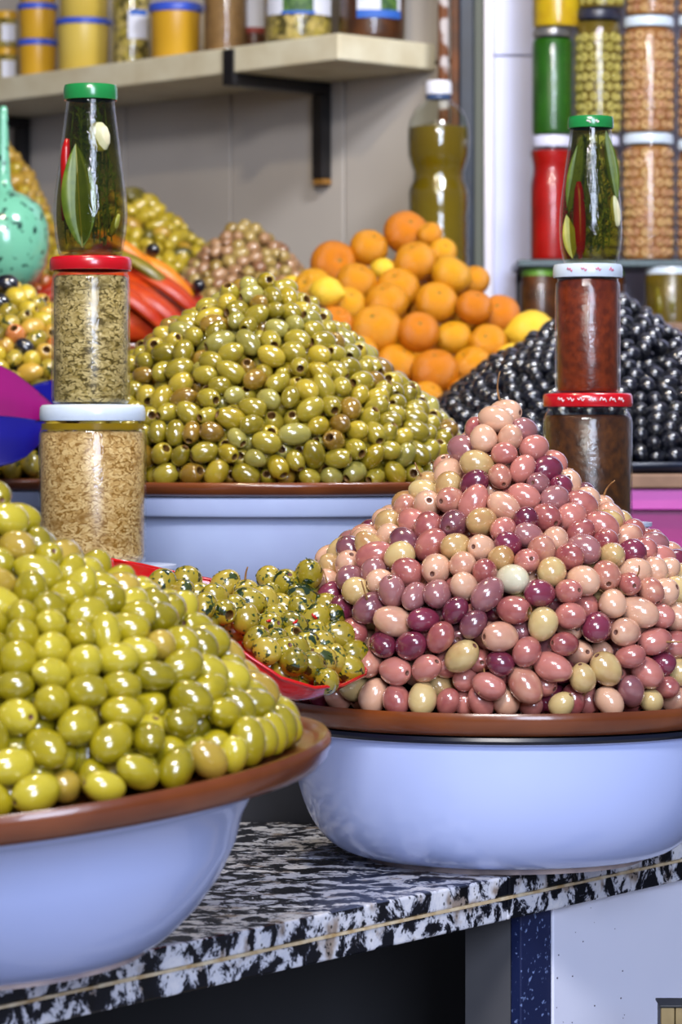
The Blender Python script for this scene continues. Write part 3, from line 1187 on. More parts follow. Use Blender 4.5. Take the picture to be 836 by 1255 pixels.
# ---- marinated olives in the red scoop
Nr = [at(118, 690, 2.24), at(150, 712, 2.20), at(205, 738, 2.19), at(265, 775, 2.18), at(310, 808, 2.18), at(345, 831, 2.18), at(385, 843, 2.19), at(420, 840, 2.22), at(447, 827, 2.26)]
Fr = [at(124, 684, 2.27), at(172, 692, 2.32), at(225, 704, 2.33), at(285, 716, 2.33), at(335, 728, 2.33), at(375, 738, 2.32), at(408, 754, 2.31), at(434, 784, 2.30), at(449, 822, 2.27)]
Dp = [0.002, 0.014, 0.026, 0.032, 0.034, 0.033, 0.028, 0.016, 0.003]
scv, scf = [], []
ns = 12
secs = []
for i in range(len(Nr)):
    n_, f_ = Nr[i], Fr[i]
    mid_ = (n_ + f_) / 2
    ax_ = (Nr[min(i + 1, 8)] + Fr[min(i + 1, 8)] - Nr[max(i - 1, 0)] - Fr[max(i - 1, 0)]).normalized()
    cr_ = (f_ - n_)
    dn_ = ax_.cross(cr_).normalized()
    if dn_.z > 0:
        dn_ = -dn_
    row = []
    for k in range(ns + 1):
        t = PI * k / ns
        row.append(mid_ - cr_ * 0.5 * math.cos(t) + dn_ * (Dp[i] * math.sin(t) ** 0.75))
    secs.append(row)
th_ = 0.0016
outer, inner = [], []
for i, row in enumerate(secs):
    c_ = sum(row, Vector()) / len(row)
    for p_ in row:
        d_ = (c_ - p_)
        d_ = d_.normalized() * min(th_, d_.length * 0.4)
        outer.append(tuple(p_ - d_ * 0.5))
        inner.append(tuple(p_ + d_ * 0.5))
nsec = len(secs)
w_ = ns + 1
verts = outer + inner
off = len(outer)
fc = []
for i in range(nsec - 1):
    for k in range(ns):
        a, b, c, d = i * w_ + k, i * w_ + k + 1, (i + 1) * w_ + k + 1, (i + 1) * w_ + k
        fc.append((a, b, c, d))
        fc.append((off + d, off + c, off + b, off + a))
    for k in (0, ns):
        a, d = i * w_ + k, (i + 1) * w_ + k
        fc.append((a, d, off + d, off + a) if k == 0 else (d, a, off + a, off + d))
for i in (0, nsec - 1):
    for k in range(ns):
        a, b = i * w_ + k, i * w_ + k + 1
        fc.append((a, b, off + b, off + a) if i == 0 else (b, a, off + a, off + b))
cs = sum((Nr[i] + Fr[i] for i in range(9)), Vector()) / 18
scoop = empty('red_scoop', tuple(cs), 'glossy red plastic scoop full of herbed olives lying between the two front heaps', 'scoop')
bmx = bmesh.new()
me = mesh_from('pan', [tuple(Vector(v) - cs) for v in verts], fc, M['scoop_red'])
bmx.from_mesh(me)
bmesh.ops.recalc_face_normals(bmx, faces=bmx.faces)
bmx.to_mesh(me)
bmx.free()
po = add('pan', me, scoop)
sm = po.modifiers.new('smooth', 'SUBSURF')
sm.levels = 1
sm.render_levels = 2
# rolled edge
loop_pts = Nr + list(reversed(Fr))
add('rolled_edge', tube_mesh('rolled_edge', [p_ - cs for p_ in loop_pts], 0.0013, M['scoop_red'], 8), scoop)
hnd = [at(140, 694, 2.25), at(122, 698, 2.25), at(96, 714, 2.25), at(66, 734, 2.25)]
add('handle', tube_mesh('handle', [p_ - cs for p_ in hnd], [0.005, 0.006, 0.007, 0.006], M['scoop_red'], 12), scoop)

# herbed olives: positions on a domed patch between the rims
spx = [(228, 716), (247, 735), (200, 722), (218, 728), (262, 738), (275, 722), (300, 731), (330, 712), (322, 745), (350, 722), (345, 748), (383, 764), (372, 737),
       (397, 745), (352, 745), (375, 710), (300, 762), (283, 748), (308, 765), (262, 727), (330, 735), (306, 743), (286, 760), (328, 770), (352, 735), (368, 752),
       (340, 765), (358, 785), (340, 790), (318, 775), (396, 796), (412, 782), (433, 805), (420, 770), (412, 812), (380, 822), (398, 838), (357, 815), (335, 800),
       (375, 795), (408, 763), (428, 785), (355, 770), (385, 780), (345, 808), (365, 822), (237, 722), (270, 755), (250, 748), (316, 790), (392, 812), (422, 822),
       (293, 772), (305, 785), (326, 800), (360, 800)]
keep = []
for q in spx:
    if all(math.hypot(q[0] - k_[0], q[1] - k_[1]) > 12.5 for k_ in keep):
        keep.append(q)
spx = keep
rim_line_n = Nr
inv = []
rng = np.random.default_rng(21)
# fit olives by hand-measured pixels; depth from where they sit between near and far rim
def scoop_uv(x, y):
    best = None
    for i in range(len(Nr) - 1):
        for t in np.linspace(0, 1, 6):
            n_ = Nr[i].lerp(Nr[i + 1], t)
            f_ = Fr[i].lerp(Fr[i + 1], t)
            for s in np.linspace(0.02, 0.98, 13):
                p_ = n_.lerp(f_, s)
                u = PX + p_.x / p_.y * F
                v = PY - (p_.z - CZ) / p_.y * F
                d_ = (u - x) ** 2 + (v - y) ** 2
                if best is None or d_ < best[0]:
                    best = (d_, i + t, s, p_)
    return best


Cs_, Rs_ = [], []
for (x, y) in spx:
    b_ = scoop_uv(x, y)
    Cs_.append(at(x + 1, y - 4, b_[3].y + 0.010))
# marinated second layer lower in the pan
nmain = len(spx)
for (x, y) in [q for q in spx[::2] if q[0] < 380]:
    b_ = scoop_uv(x, y)
    p_ = at(x + 4, y - 2, b_[3].y + 0.018)
    Cs_.append(p_ - Vector((0, 0, 0.012)))
Cc = np.array([tuple(v) for v in Cs_])
N = len(Cc)
rr_ = 0.0096 * (1 + rng.uniform(-.12, .14, N))
LL_ = rr_ * rng.uniform(1.08, 1.35, N)
T0 = Cc.copy()
A = rng.normal(size=(N, 3))
A /= np.linalg.norm(A, axis=1)[:, None]
for it in range(60):
    d = Cc[:, None] - Cc[None]
    dl = np.linalg.norm(d, axis=2) + np.eye(N)
    ov = np.maximum(0, (rr_[:, None] + rr_[None]) * 0.95 - dl) * (1 - np.eye(N))
    v = d / dl[:, :, None] * ov[:, :, None]
    v[:, :, 1] *= 1.6
    v[:, :, 2] *= .6
    Cc += v.sum(1) * 0.35
    Cc += (T0 - Cc) * 0.35
hs = heap_register(dict(C=Cc, A=A, L=LL_, r=rr_, lay=np.array([0] * len(spx) + [1] * (N - len(spx))), key='scoop'))

visible_counts()

# ------------------------------------------------------------------ turn heaps into objects
SK = {
    'rosy': olive_mat('rosy_olive_skin', C(134, 58, 62), C(192, 120, 108)),
    'plum': olive_mat('plum_olive_skin', C(82, 22, 44), C(124, 46, 68)),
    'mauve': olive_mat('mauve_olive_skin', C(106, 56, 68), C(156, 102, 102)),
    'tan': olive_mat('tan_pink_olive_skin', C(174, 108, 92), C(214, 168, 138)),
    'cream': olive_mat('yellow_cream_olive_skin', C(172, 126, 76), C(206, 180, 122)),
    'white': olive_mat('nearly_white_olive_skin', C(206, 200, 168), C(214, 208, 180)),
    'yg': olive_mat('yellow_green_olive_skin', C(128, 116, 8), C(164, 148, 24)),
    'yg_pale': olive_mat('pale_lemon_green_olive_skin', C(152, 138, 18), C(184, 168, 44)),
    'yg_brown': olive_mat('ochre_green_olive_skin', C(150, 124, 40), C(178, 150, 56)),
    'pg': olive_mat('olive_green_skin', C(122, 108, 16), C(158, 142, 42)),
    'pg_y': olive_mat('yellow_olive_skin', C(148, 128, 20), C(178, 156, 46)),
    'pg_b': olive_mat('brown_green_olive_skin', C(118, 88, 24), C(140, 108, 34)),
    'pg_g': olive_mat('grey_green_olive_skin', C(128, 120, 46), C(156, 148, 72)),
    'black': olive_mat('black_olive_skin', C(5, 7, 14), C(14, 16, 28), 0.26),
    'brown': olive_mat('brown_pink_olive_skin', C(128, 84, 52), C(166, 126, 88), 0.35),
    'tanol': olive_mat('tan_green_olive_skin', C(140, 112, 46), C(166, 140, 76), 0.35),
    'yellow': olive_mat('bright_yellow_olive_skin', C(164, 142, 18), C(196, 170, 44), 0.35),
    'dgreen': olive_mat('dark_green_olive_skin', C(70, 66, 14), C(104, 94, 24), 0.35),
    'ochre': olive_mat('ochre_olive_skin', C(172, 130, 26), C(192, 152, 50), 0.4),
    'herbed': olive_mat('herb_coated_olive_skin', C(116, 104, 12), C(156, 138, 32), 0.25, C(28, 46, 10)),
    'herbed2': olive_mat('herb_flecked_yellow_olive_skin', C(138, 120, 22), C(172, 150, 50), 0.25, C(52, 64, 16)),
    'orangey': olive_mat('orange_marinated_olive_skin', C(180, 96, 40), C(200, 120, 60), 0.3),
}
DESC = {'rosy': 'rosy pink', 'plum': 'deep plum purple', 'mauve': 'greyish mauve', 'tan': 'tan pink', 'cream': 'yellowish cream',
        'white': 'nearly white', 'yg': 'yellow-green', 'yg_pale': 'pale lemon green', 'yg_brown': 'ochre-tinged green',
        'pg': 'olive green', 'pg_y': 'yellowish green', 'pg_b': 'brownish green', 'pg_g': 'greyish green', 'black': 'glossy black',
        'brown': 'pinkish brown', 'tanol': 'tan green', 'yellow': 'bright yellow', 'dgreen': 'dark green', 'ochre': 'ochre',
        'herbed': 'herb-coated green', 'herbed2': 'herb-flecked yellow', 'orangey': 'orange-stained'}


def emit(h, skins, weights, kinds, kw, L0, r0, where, group, stuff_label, name, cap=300, minpx=12, zones=None, cam_hole=0.7, seg=18, clump=0.0):
    rng = random.Random(len(h['C']))
    Cc, A, Lh, r, vis = h['C'], h['A'], h['L'], h['r'], h['vis']
    order = np.argsort(-vis)
    chosen = [i for i in order[:cap] if vis[i] >= minpx]
    cs_ = set(int(i) for i in chosen)
    sk = []
    for i in range(len(Cc)):
        sk.append(rng.choices(skins, weights)[0])
    zs = Cc[:, 2]
    z0, z1 = zs.min(), zs.max()
    objs = []
    vx = Cc[[int(q) for q in chosen], 0]
    cxm, xw_ = (vx.min() + vx.max()) / 2, (vx.max() - vx.min()) / 2
    for i in chosen:
        i = int(i)
        a = Vector(A[i])
        if a.y > 0 and rng.random() < cam_hole:
            a = -a
        kind = rng.choices(kinds, kw)[0]
        # three stocky/long shape classes
        ratio = Lh[i] / r[i]
        base = L0 / r0
        cls = min((0.92, 1.0, 1.10), key=lambda k: abs(k - ratio / base))
        me = olive_mesh(SK[sk[i]], r0 * base * cls, r0, kind, seg=seg)
        q = Vector((0, 0, 1)).rotation_difference(a) @ Quaternion((0, 0, 1), rng.uniform(0, 2 * PI))
        o = bpy.data.objects.new(name, me)
        COL.objects.link(o)
        o.rotation_mode = 'QUATERNION'
        o.rotation_quaternion = q
        o.location = Cc[i]
        s = r[i] / r0
        o.scale = (s, s, s)
        u = (zs[i] - z0) / (z1 - z0)
        hb_ = ['lowest rows', 'low', 'lower middle', 'mid height', 'upper middle', 'high', 'near peak']
        zn = hb_[min(6, int(u * 7))]
        wd = (Cc[i][0] - cxm) / (xw_ + 1e-9)
        sn = ['far left', 'left', 'centre left', 'centre', 'centre right', 'right', 'far right'][max(0, min(6, int(math.floor((wd + 1) * 3.5))))]
        facing = a.y < -0.55
        extra = {'hole': ' pitted' if facing else '', 'dimple': ' dimpled' if facing else '', 'plain': '', 'point': ''}[kind]
        shape = {0.92: 'roundish', 1.0: 'oval', 1.10: 'long'}[cls]
        o['label'] = f'{shape}{extra} {DESC[sk[i]]} olive in {where}, {zn}, {sn}'
        o['category'] = 'olive'
        o['group'] = group
        objs.append((o, i, sk[i]))
    bylab = {}
    for o, i, _ in objs:
        bylab.setdefault(o['label'], []).append(o)
    for lb, os_ in list(bylab.items()):
        if len(os_) > 5:
            os_.sort(key=lambda q: q.location.z)
            h_ = len(os_) // 2
            for pre, part_ in (('lower ', os_[:h_]), ('upper ', os_[h_:])):
                for oo in part_:
                    oo['label'] = pre + lb
                bylab[pre + lb] = part_
            del bylab[lb]
    for lb, os_ in bylab.items():
        if len(os_) == 2:
            os_.sort(key=lambda q: q.scale.x)
            os_[0]['label'] = 'smaller ' + lb
            os_[1]['label'] = 'larger ' + lb
        elif len(os_) > 2:
            os_.sort(key=lambda q: q.location.x)
            nm_ = ['leftmost ', 'second leftmost ', 'middle ', 'second rightmost ', 'rightmost ']
            pick = {3: [0, 2, 4], 4: [0, 1, 3, 4], 5: [0, 1, 2, 3, 4]}.get(len(os_))
            for q, oo in enumerate(os_):
                if pick:
                    oo['label'] = nm_[pick[q]] + lb
    rest = [i for i in range(len(Cc)) if i not in cs_]
    mi = [skins.index(sk[i]) for i in rest]
    if rest:
        stuff_olives('olive_heap', Cc[rest], A[rest], Lh[rest], r[rest], [SK[s] for s in skins] , mi, stuff_label, group, core=h.get('core'))
    return objs


def set_core(h, prof, c, zf, inset, mi=0, rot=None, origin=None):
    v, f = core_cone(c[0], c[1], prof, zf, inset)
    if rot is not None:
        v = [tuple(rot @ Vector(p_) + origin) for p_ in v]
    h['core'] = (v, f, mi)


set_core(pk, pinkp, pk['c'], pk['zf'], 0.042, 1)
set_core(lf, leftp, (0, 0), zfl, 0.042, 2, RotL.to_3x3(), rim_c)
set_core(md, midp, (MCX, MCY), zfm, 0.045, 2)
set_core(bk, blackp, (BCX, BCY), z_tray_b + .008, 0.036, 0)
set_core(mx_, mixp, MXC, z_tray_x + .009, 0.04, 0)
set_core(br, brp, BRC, CZ + .127, 0.034, 0)
set_core(yl, ylp, YLC, CZ + .157, 0.036, 1)
set_core(fl, flp, FLC, CZ + .247, 0.036, 0)

pobj = emit(pk, ['rosy', 'plum', 'mauve', 'tan', 'cream'], [34, 11, 14, 30, 11], ['plain', 'dimple', 'hole'], [58, 37, 5], 0.0124, 0.0097,
            'pink heap', 'pink and purple olives heaped on the right tray', 'the remaining pink and purple olives inside and behind the right heap', 'pink_olive', seg=20)
lobj = emit(lf, ['yg', 'yg_pale', 'yg_brown'], [60, 30, 10], ['plain', 'dimple', 'point'], [60, 22, 18], 0.0132, 0.0096,
            'foreground heap', 'whole yellow-green olives heaped at lower left', 'the remaining whole olives inside and behind the foreground left heap', 'green_olive', seg=20)
mobj = emit(md, ['pg', 'pg_y', 'pg_b', 'pg_g'], [50, 26, 12, 12], ['plain', 'hole'], [40, 60], 0.0124, 0.0090,
            'pitted heap', 'pitted green olives heaped in the middle', 'the remaining pitted green olives inside and behind the middle heap', 'pitted_olive')
bobj = emit(bk, ['black'], [1], ['plain', 'point'], [70, 30], 0.0112, 0.0088,
            'black heap', 'black olives heaped behind the right jar stack', 'the remaining black olives inside and behind the black heap', 'black_olive', seg=14)
xobj = emit(mx_, ['herbed2', 'yellow', 'ochre', 'black', 'orangey', 'dgreen'], [34, 24, 14, 8, 8, 12], ['plain', 'hole'], [60, 40], 0.0125, 0.0098,
            'mixed heap', 'mixed marinated olives behind the left jar stack', 'the remaining mixed olives inside and behind the mixed heap', 'mixed_olive', seg=14)
brobj = emit(br, ['brown', 'tanol'], [58, 42], ['plain', 'hole'], [70, 30], 0.0100, 0.0084,
             'small brown heap', 'small brown olives heaped by the left wall', 'the remaining small brown olives inside and behind their heap', 'brown_olive', seg=12, minpx=8)
ylobj = emit(yl, ['yellow', 'dgreen', 'ochre'], [66, 14, 20], ['plain', 'point'], [60, 40], 0.0145, 0.0092,
             'bright yellow heap', 'yellow olives heaped by the left wall', 'the remaining yellow olives inside and behind their heap', 'yellow_olive', seg=12, minpx=8)
flobj = emit(fl, ['ochre', 'yellow'], [75, 25], ['plain'], [1], 0.0130, 0.0095,
             'far left heap', 'ochre olives heaped at the far left', 'the remaining ochre olives inside and behind the far left heap', 'ochre_olive', seg=12, minpx=8)
sobj = emit(hs, ['herbed', 'herbed2'], [70, 30], ['plain', 'hole', 'dimple'], [62, 12, 26], 0.0108, 0.0090,
            'red scoop', 'herbed olives in the red scoop', 'herbed olives lying deeper in the red scoop', 'herbed_olive', seg=20)

# special olives of the pink heap: near-white one, topmost with stalk
def nearest(objs, x, y):
    best = None
    for o, i, s in objs:
        c = o.location
        u = PX + c.x / c.y * F
        v = PY - (c.z - CZ) / c.y * F
        d_ = (u - x) ** 2 + (v - y) ** 2
        if best is None or d_ < best[0]:
            best = (d_, o)
    return best[1]


wo_ = nearest(pobj, 640, 714)
wo_.data = olive_mesh(SK['white'], 0.0124 * 1.1, 0.0097, 'plain', seg=20)
wo_['label'] = 'nearly white oval olive alone in the middle of the pink olive heap'


def add_stalk(o, length, direction, s):
    me = stalk_mesh(length, s)
    st_ = bpy.data.objects.new('stalk', me)
    COL.objects.link(st_)
    st_.parent = o
    # express world direction in the olive's frame
    q = o.rotation_quaternion.inverted()
    d_ = (q @ Vector(direction)).normalized()
    st_.rotation_mode = 'QUATERNION'
    st_.rotation_quaternion = Vector((0, 0, 1)).rotation_difference(d_)
    st_.location = d_ * 0.0085


top = nearest(pobj, 617, 503)
add_stalk(top, 0.021, (-0.45, -0.2, 1), 1)
top['label'] = 'topmost tan pink olive with a long dry stalk at the peak of the pink heap'
spec = [((640, 605), .016, (-.8, -.6, -.35)), ((690, 605), .018, (-.2, -.8, .5)), ((762, 610), .016, (.1, -.3, 1)), ((590, 795), .022, (.3, -.9, -.5)),
        ((690, 815), .016, (-.7, -.6, .4)), ((770, 730), .014, (.5, -.6, .6)), ((448, 748), .014, (-.2, -.8, .7)), ((790, 780), .012, (.8, -.6, 0)),
        ((705, 850), .014, (.8, -.6, .4)), ((745, 725), .012, (-.4, -.9, .5)), ((535, 590), .012, (-.6, -.4, .7)), ((398, 730), .010, (-.3, -.3, 1))]
for k, ((x, y), ln_, d_) in enumerate(spec):
    o = nearest(pobj, x, y)
    add_stalk(o, ln_, d_, 20 + k)
    o['label'] = o['label'].replace(' olive ', ' olive with stalk ', 1).replace('second ', '')
o = nearest(sobj, 312, 720)
add_stalk(o, 0.010, (0, -.2, 1), 77)
o['label'] = 'herb-coated olive with a short dark stalk on top of the scoop'
# chili flakes and herb shreds in the scoop
for k, (x, y) in enumerate([(316, 762), (390, 750), (368, 768)]):
    o = nearest(sobj, x, y)
    me = tube_mesh('chili_flake', [(-.003, 0, 0), (0, -.0006, .0008), (.003, 0, .001)], [.0007, .0011, .0006], M['chilibit'], 6)
    q = o.rotation_quaternion.inverted()
    c = bpy.data.objects.new('chili_flake', me)
    COL.objects.link(c)
    c.parent = o
    c.location = q @ (Vector((0.1, -0.95, 0.3)).normalized() * 0.0098)
rr = random.Random(9)
for o, i, s in sobj:
    parts = []
    c = Vector(o.location)
    for k in range(9):
        d_ = Vector((rr.uniform(-1, 1), rr.uniform(-1.2, .2), rr.uniform(-.5, 1))).normalized()
        q = o.rotation_quaternion
        ld = q.inverted() @ d_
        # point on the ellipsoid
        Lz, Rz = hs['L'][i], hs['r'][i]
        sc2 = 1 / math.sqrt((ld.x / Rz) ** 2 + (ld.y / Rz) ** 2 + (ld.z / Lz) ** 2)
        p_ = c + d_ * (sc2 * 1.01)
        t1 = d_.orthogonal().normalized()
        t1 = Quaternion(d_, rr.uniform(0, PI)) @ t1
        t2 = d_.cross(t1)
        s1, s2 = rr.uniform(.0008, .0022), rr.uniform(.0004, .0010)
        up_ = d_ * .0003
        vv = [p_ - t1 * s1, p_ + t2 * s2 + up_, p_ + t1 * s1, p_ - t2 * s2 + up_, p_ - d_ * 0.0004]
        parts.append(([tuple(a) for a in vv], [(0, 3, 2, 1), (0, 1, 4), (1, 2, 4), (2, 3, 4), (3, 0, 4)]))
    v, f = merge(parts)
    mw = Matrix.LocRotScale(o.location, o.rotation_quaternion, o.scale).inverted()
    ho = add('chopped_herb', mesh_from('chopped_herb', [tuple(mw @ Vector(a)) for a in v], f, M['herb'], False), o)
    ho['kind'] = 'stuff'

# =================================================================== REAR TRAYS / SUPPORTS
tray((BCX, BCY, z_tray_b), 0.256, 0.0120, 'wide black tray edge under the heap of black olives', None, m=M['tray_dark'])
bd_ = at(800, 590, 3.36)
add('wooden_board', box_mesh('wooden_board', (0.03, 0.56, 3.345, 3.86, CZ - 0.049, z_tray_b - 0.0002), M['board'], 0.002), None, label='thin brown board between the black tray and the magenta crate', cat='board')
cr = empty('magenta_crate', (0.295, 3.60, ZS1), 'magenta plastic crate with pale pink lip under the black olives', 'crate')
zt = CZ - 0.0492 - ZS1
bm = bmesh.new()
x0, x1, y0, y1 = -0.25, 0.25, -0.235, 0.25
box_bm(bm, x0, x1, y0, y0 + .004, 0.0, zt - .006, .001)
box_bm(bm, x0, x1, y1 - .004, y1, 0.0, zt - .006, .001)
box_bm(bm, x0, x0 + .004, y0, y1, 0.0, zt - .006, .001)
box_bm(bm, x1 - .004, x1, y0, y1, 0.0, zt - .006, .001)
box_bm(bm, x0, x1, y0, y1, 0.0, .004)
me = bpy.data.meshes.new('crate_body')
bm.to_mesh(me)
bm.free()
me.materials.append(M['magenta_box'])
add('crate_body', me, cr)
bm = bmesh.new()
for (a, b, c, d) in ((x0 - .012, x1 + .012, y0 - .012, y0 + .006), (x0 - .012, x1 + .012, y1 - .006, y1 + .012), (x0 - .012, x0 + .006, y0 - .012, y1 + .012), (x1 - .006, x1 + .012, y0 - .012, y1 + .012)):
    box_bm(bm, a, b, c, d, zt - .022, zt, .0015)
me = bpy.data.meshes.new('lip')
bm.to_mesh(me)
bm.free()
me.materials.append(M['magenta_lip'])
add('lip', me, cr, label='pale pink lip')

basin((MXC[0], MXC[1], ZS1), 0.185, z_tray_x - ZS1 - .0004, 'white basin in shadow behind the blue scoop left of the jars', BG)
tray((MXC[0], MXC[1], z_tray_x), 0.196, 0.012, 'dark brown tray under the mixed marinated olives at far left', TG)
# back heaps stand on basins that the front heaps hide almost wholly
for (c, zf_, R_, nm) in ((BRC, 0.127, 0.140, 'small brown'), (YLC, 0.157, 0.175, 'bright yellow'), (FLC, 0.247, 0.163, 'far left ochre')):
    zb_ = CZ + zf_ - 0.0095
    basin((c[0], c[1], ZS2), R_ * 0.95, zb_ - ZS2 - .0004, f'white basin hidden beneath the {nm} olive heap by the wall', 'white basins under the heaps by the wall')
    tray((c[0], c[1], zb_), R_, 0.0125, f'brown tray under the {nm} olive heap by the wall', 'brown trays under the heaps by the wall')

# =================================================================== JARS
def jar_profile(R, H, neck=0.86, sh=0.13, lidh=0.014):
    b = R * 0.10
    pr = [(0, 0.003), (R * 0.75, 0.002), (R * 0.86, 0.0), (R * 0.95, b * .35), (R * 0.985, b), (R, b * 2.2)]
    zt_ = H - lidh
    zs_ = zt_ - H * sh
    pr += [(R, zs_), (R * 0.985, zs_ + (zt_ - zs_) * .25), (R * (neck + .05), zs_ + (zt_ - zs_) * .62), (R * neck, zs_ + (zt_ - zs_) * .78),
           (R * neck, H - 0.002)]
    return pr


def lid_mesh(R, h, m):
    v, f = lathe([(0, h * .93), (R * .80, h * .93), (R * .86, h), (R * .955, h * .97), (R * .99, h * .80), (R, h * .45), (R, h * .16), (R * .985, 0), (R * .94, 0.0), (R * .94, h * .5), (0, h * .5)], 72)
    return mesh_from('lid', v, f, m, True, None, 55)


def content_profile(R, H, top, gap=0.0018, neck=None):
    b = R * 0.10
    Ri = R - gap
    pr = [(0, 0.0045), (R * 0.78, 0.0045), (R * 0.90, b * .6), (Ri * .985, b * 1.3), (Ri, b * 2.4)]
    return pr + [(Ri, top - 0.002), (Ri - .002, top), (0, top)]


def jar(loc, R, H, content, lidm, lid_h, lid_R, label, group=None, top=0.88, sh=0.13, neck=0.86, rot=0.0, name='glass_jar', waist=0, glass=None, parts_=None):
    j = empty(name, loc, label, 'jar', group, (0, 0, rot))
    pr = jar_profile(R, H, neck, sh, lid_h)
    if waist:
        n = 10
        zlo, zhi = H * .55, H * .86
        pr2 = [p for p in pr if p[1] < zlo]
        for k in range(n + 1):
            t = k / n
            pr2.append((R * (1 - waist * math.sin(t * PI) ** 2), zlo + (zhi - zlo) * t))
        pr = pr2 + [p for p in pr if p[1] > zhi]
    add('glass', lathe_mesh('glass', pr, glass or M['glass'], 64, 60), j)
    if content is not None:
        cp = content_profile(R, H, H * top)
        if waist:
            cp2 = [p for p in cp if p[1] < H * .55]
            for k in range(11):
                t = k / 10
                cp2.append((R * (1 - waist * math.sin(t * PI) ** 2) - .0018, H * (.55 + .31 * t)))
            cp = cp2 + [(0, H * .865)]
        add('contents', lathe_mesh('contents', cp, content, 56, 50), j)
    add('lid', lid_mesh(lid_R, lid_h, lidm), j, (0, 0, H - lid_h))
    if parts_:
        parts_(j)
    return j


def s_at(Y):
    return F / Y


# ---- left stack
YL_ = 2.68
sl = s_at(YL_)
lx = (113.5 - PX) / sl


def zl(y):
    return CZ + (PY - y) / sl


JG = 'jars stacked in the two front towers'
tubo = empty('plastic_tub', (lx + 0.003, YL_, ZS1), 'pale translucent plastic tub with a rim under the left jar stack', 'tub')
ztub = zl(692) - ZS1
add('tub_body', lathe_mesh('tub_body', [(0, 0), (.056, 0), (.062, ztub - .004), (.066, ztub - .003), (.066, ztub), (0, ztub)], M['tub'], 64, 40), tubo)
jar((lx, YL_, zl(692)), .0442, zl(496) - zl(692), M['preserve'], M['lid_white'], .0132, .0435,
    'wide glass jar of tan chopped preserve with plain white lid, bottom of the left stack', None, top=.835, sh=.10, neck=.90,
    parts_=lambda j: add('oil_layer', lathe_mesh('oil_layer', [(0, .1105), (.0424, .1105), (.0424, .1158), (0, .1158)], M['oil_top'], 56, 40), j, label='amber oil layer on the preserve'))
jar((lx - .0015, YL_, zl(496)), .0322, zl(315) - zl(496), M['preserve_green'], M['lid_red'], .0112, .0338,
    'narrow glass jar of greenish chopped preserve with red lid, middle of the left stack', None, top=.87, sh=.10, neck=.93)
# chip of lids: small logo dashes
def lid_script(j_loc, R, z, m, n, seed, a0=-2.4, a1=-.7, h=.0025):
    """tiny illegible brand-free flourish marks around a lid"""
    parts = []
    rr = random.Random(seed)
    for k in range(n):
        a = a0 + (a1 - a0) * (k + .5) / n
        pts = []
        for q in range(9):
            t = q / 8
            aa = a + (t - .5) * 0.16
            zz_ = z + h * (.5 * math.sin(t * 13 + k) + .3 * math.sin(t * 5))
            pts.append((math.cos(aa) * (R + .0001), math.sin(aa) * (R + .0001), zz_))
        parts.append(tube(pts, .0005, 5))
    return merge(parts)


# ---- right stack
YR_ = 2.70
sr = s_at(YR_)
rx = (720.5 - PX) / sr


def zr(y):
    return CZ + (PY - y) / sr


tub2 = empty('plastic_tub', (rx, YR_, ZS1), 'plastic tub beneath the dark jar of the right stack behind the pink olives', 'tub')
ztub = zr(640) - ZS1
add('tub_body', lathe_mesh('tub_body', [(0, 0), (.044, 0), (.05, ztub - .004), (.053, ztub - .003), (.053, ztub), (0, ztub)], M['tub'], 64, 40), tub2)


def red_marks(j):
    Hj = zr(482) - zr(640)
    v, f = lid_script(None, .0372, Hj - .0055, M['logo'], 7, 3)
    add('printed_mark', mesh_from('printed_mark', v, f, M['logo']), j, label='white printed script marks')


def white_marks(j):
    Hj = zr(324) - zr(482)
    v, f = lid_script(None, .0288, Hj - .0055, M['logo_pink'], 4, 4)
    add('printed_mark', mesh_from('printed_mark', v, f, M['logo_pink']), j, label='pink printed script marks')


jar((rx, YR_, zr(640)), .0370, zr(482) - zr(640), M['harissa2'], M['lid_red'], .0112, .0372,
    'wide glass jar of dark brown relish with patterned red lid, bottom of the right stack', None, top=.83, sh=.12, neck=.88, parts_=red_marks)
jar((rx, YR_, zr(482)), .0270, zr(324) - zr(482), M['harissa'], M['lid_white'], .0112, .0288,
    'narrow glass jar of red-brown relish with printed white lid, middle of the right stack', None, top=.88, sh=.13, neck=.93, parts_=white_marks)


def leaf_mesh(L_, Wd, m, fold=0.12, curl=0.1, name='bay_leaf', thick=0.0005):
    n = 14
    vs, fs = [], []
    for i in range(n + 1):
        t = i / n
        w2 = Wd * (math.sin(PI * t ** 0.9) ** 0.85) * .5 + 1e-4
        y_ = curl * L_ * math.sin(t * PI)
        z_ = L_ * t
        for k, s in enumerate((-1, -.5, 0, .5, 1)):
            vs.append((s * w2, y_ - fold * abs(s) * w2 + .0, z_))
    nn = len(vs)
    vs += [(x, y + thick, z) for x, y, z in vs]
    for i in range(n):
        for k in range(4):
            a, b, c, d = i * 5 + k, i * 5 + k + 1, (i + 1) * 5 + k + 1, (i + 1) * 5 + k
            fs.append((a, b, c, d))
            fs.append((nn + d, nn + c, nn + b, nn + a))
        a, d = i * 5, (i + 1) * 5
        fs.append((a, d, nn + d, nn + a))
        a, d = i * 5 + 4, (i + 1) * 5 + 4
        fs.append((d, a, nn + a, nn + d))
    return mesh_from(name, vs, fs, m)


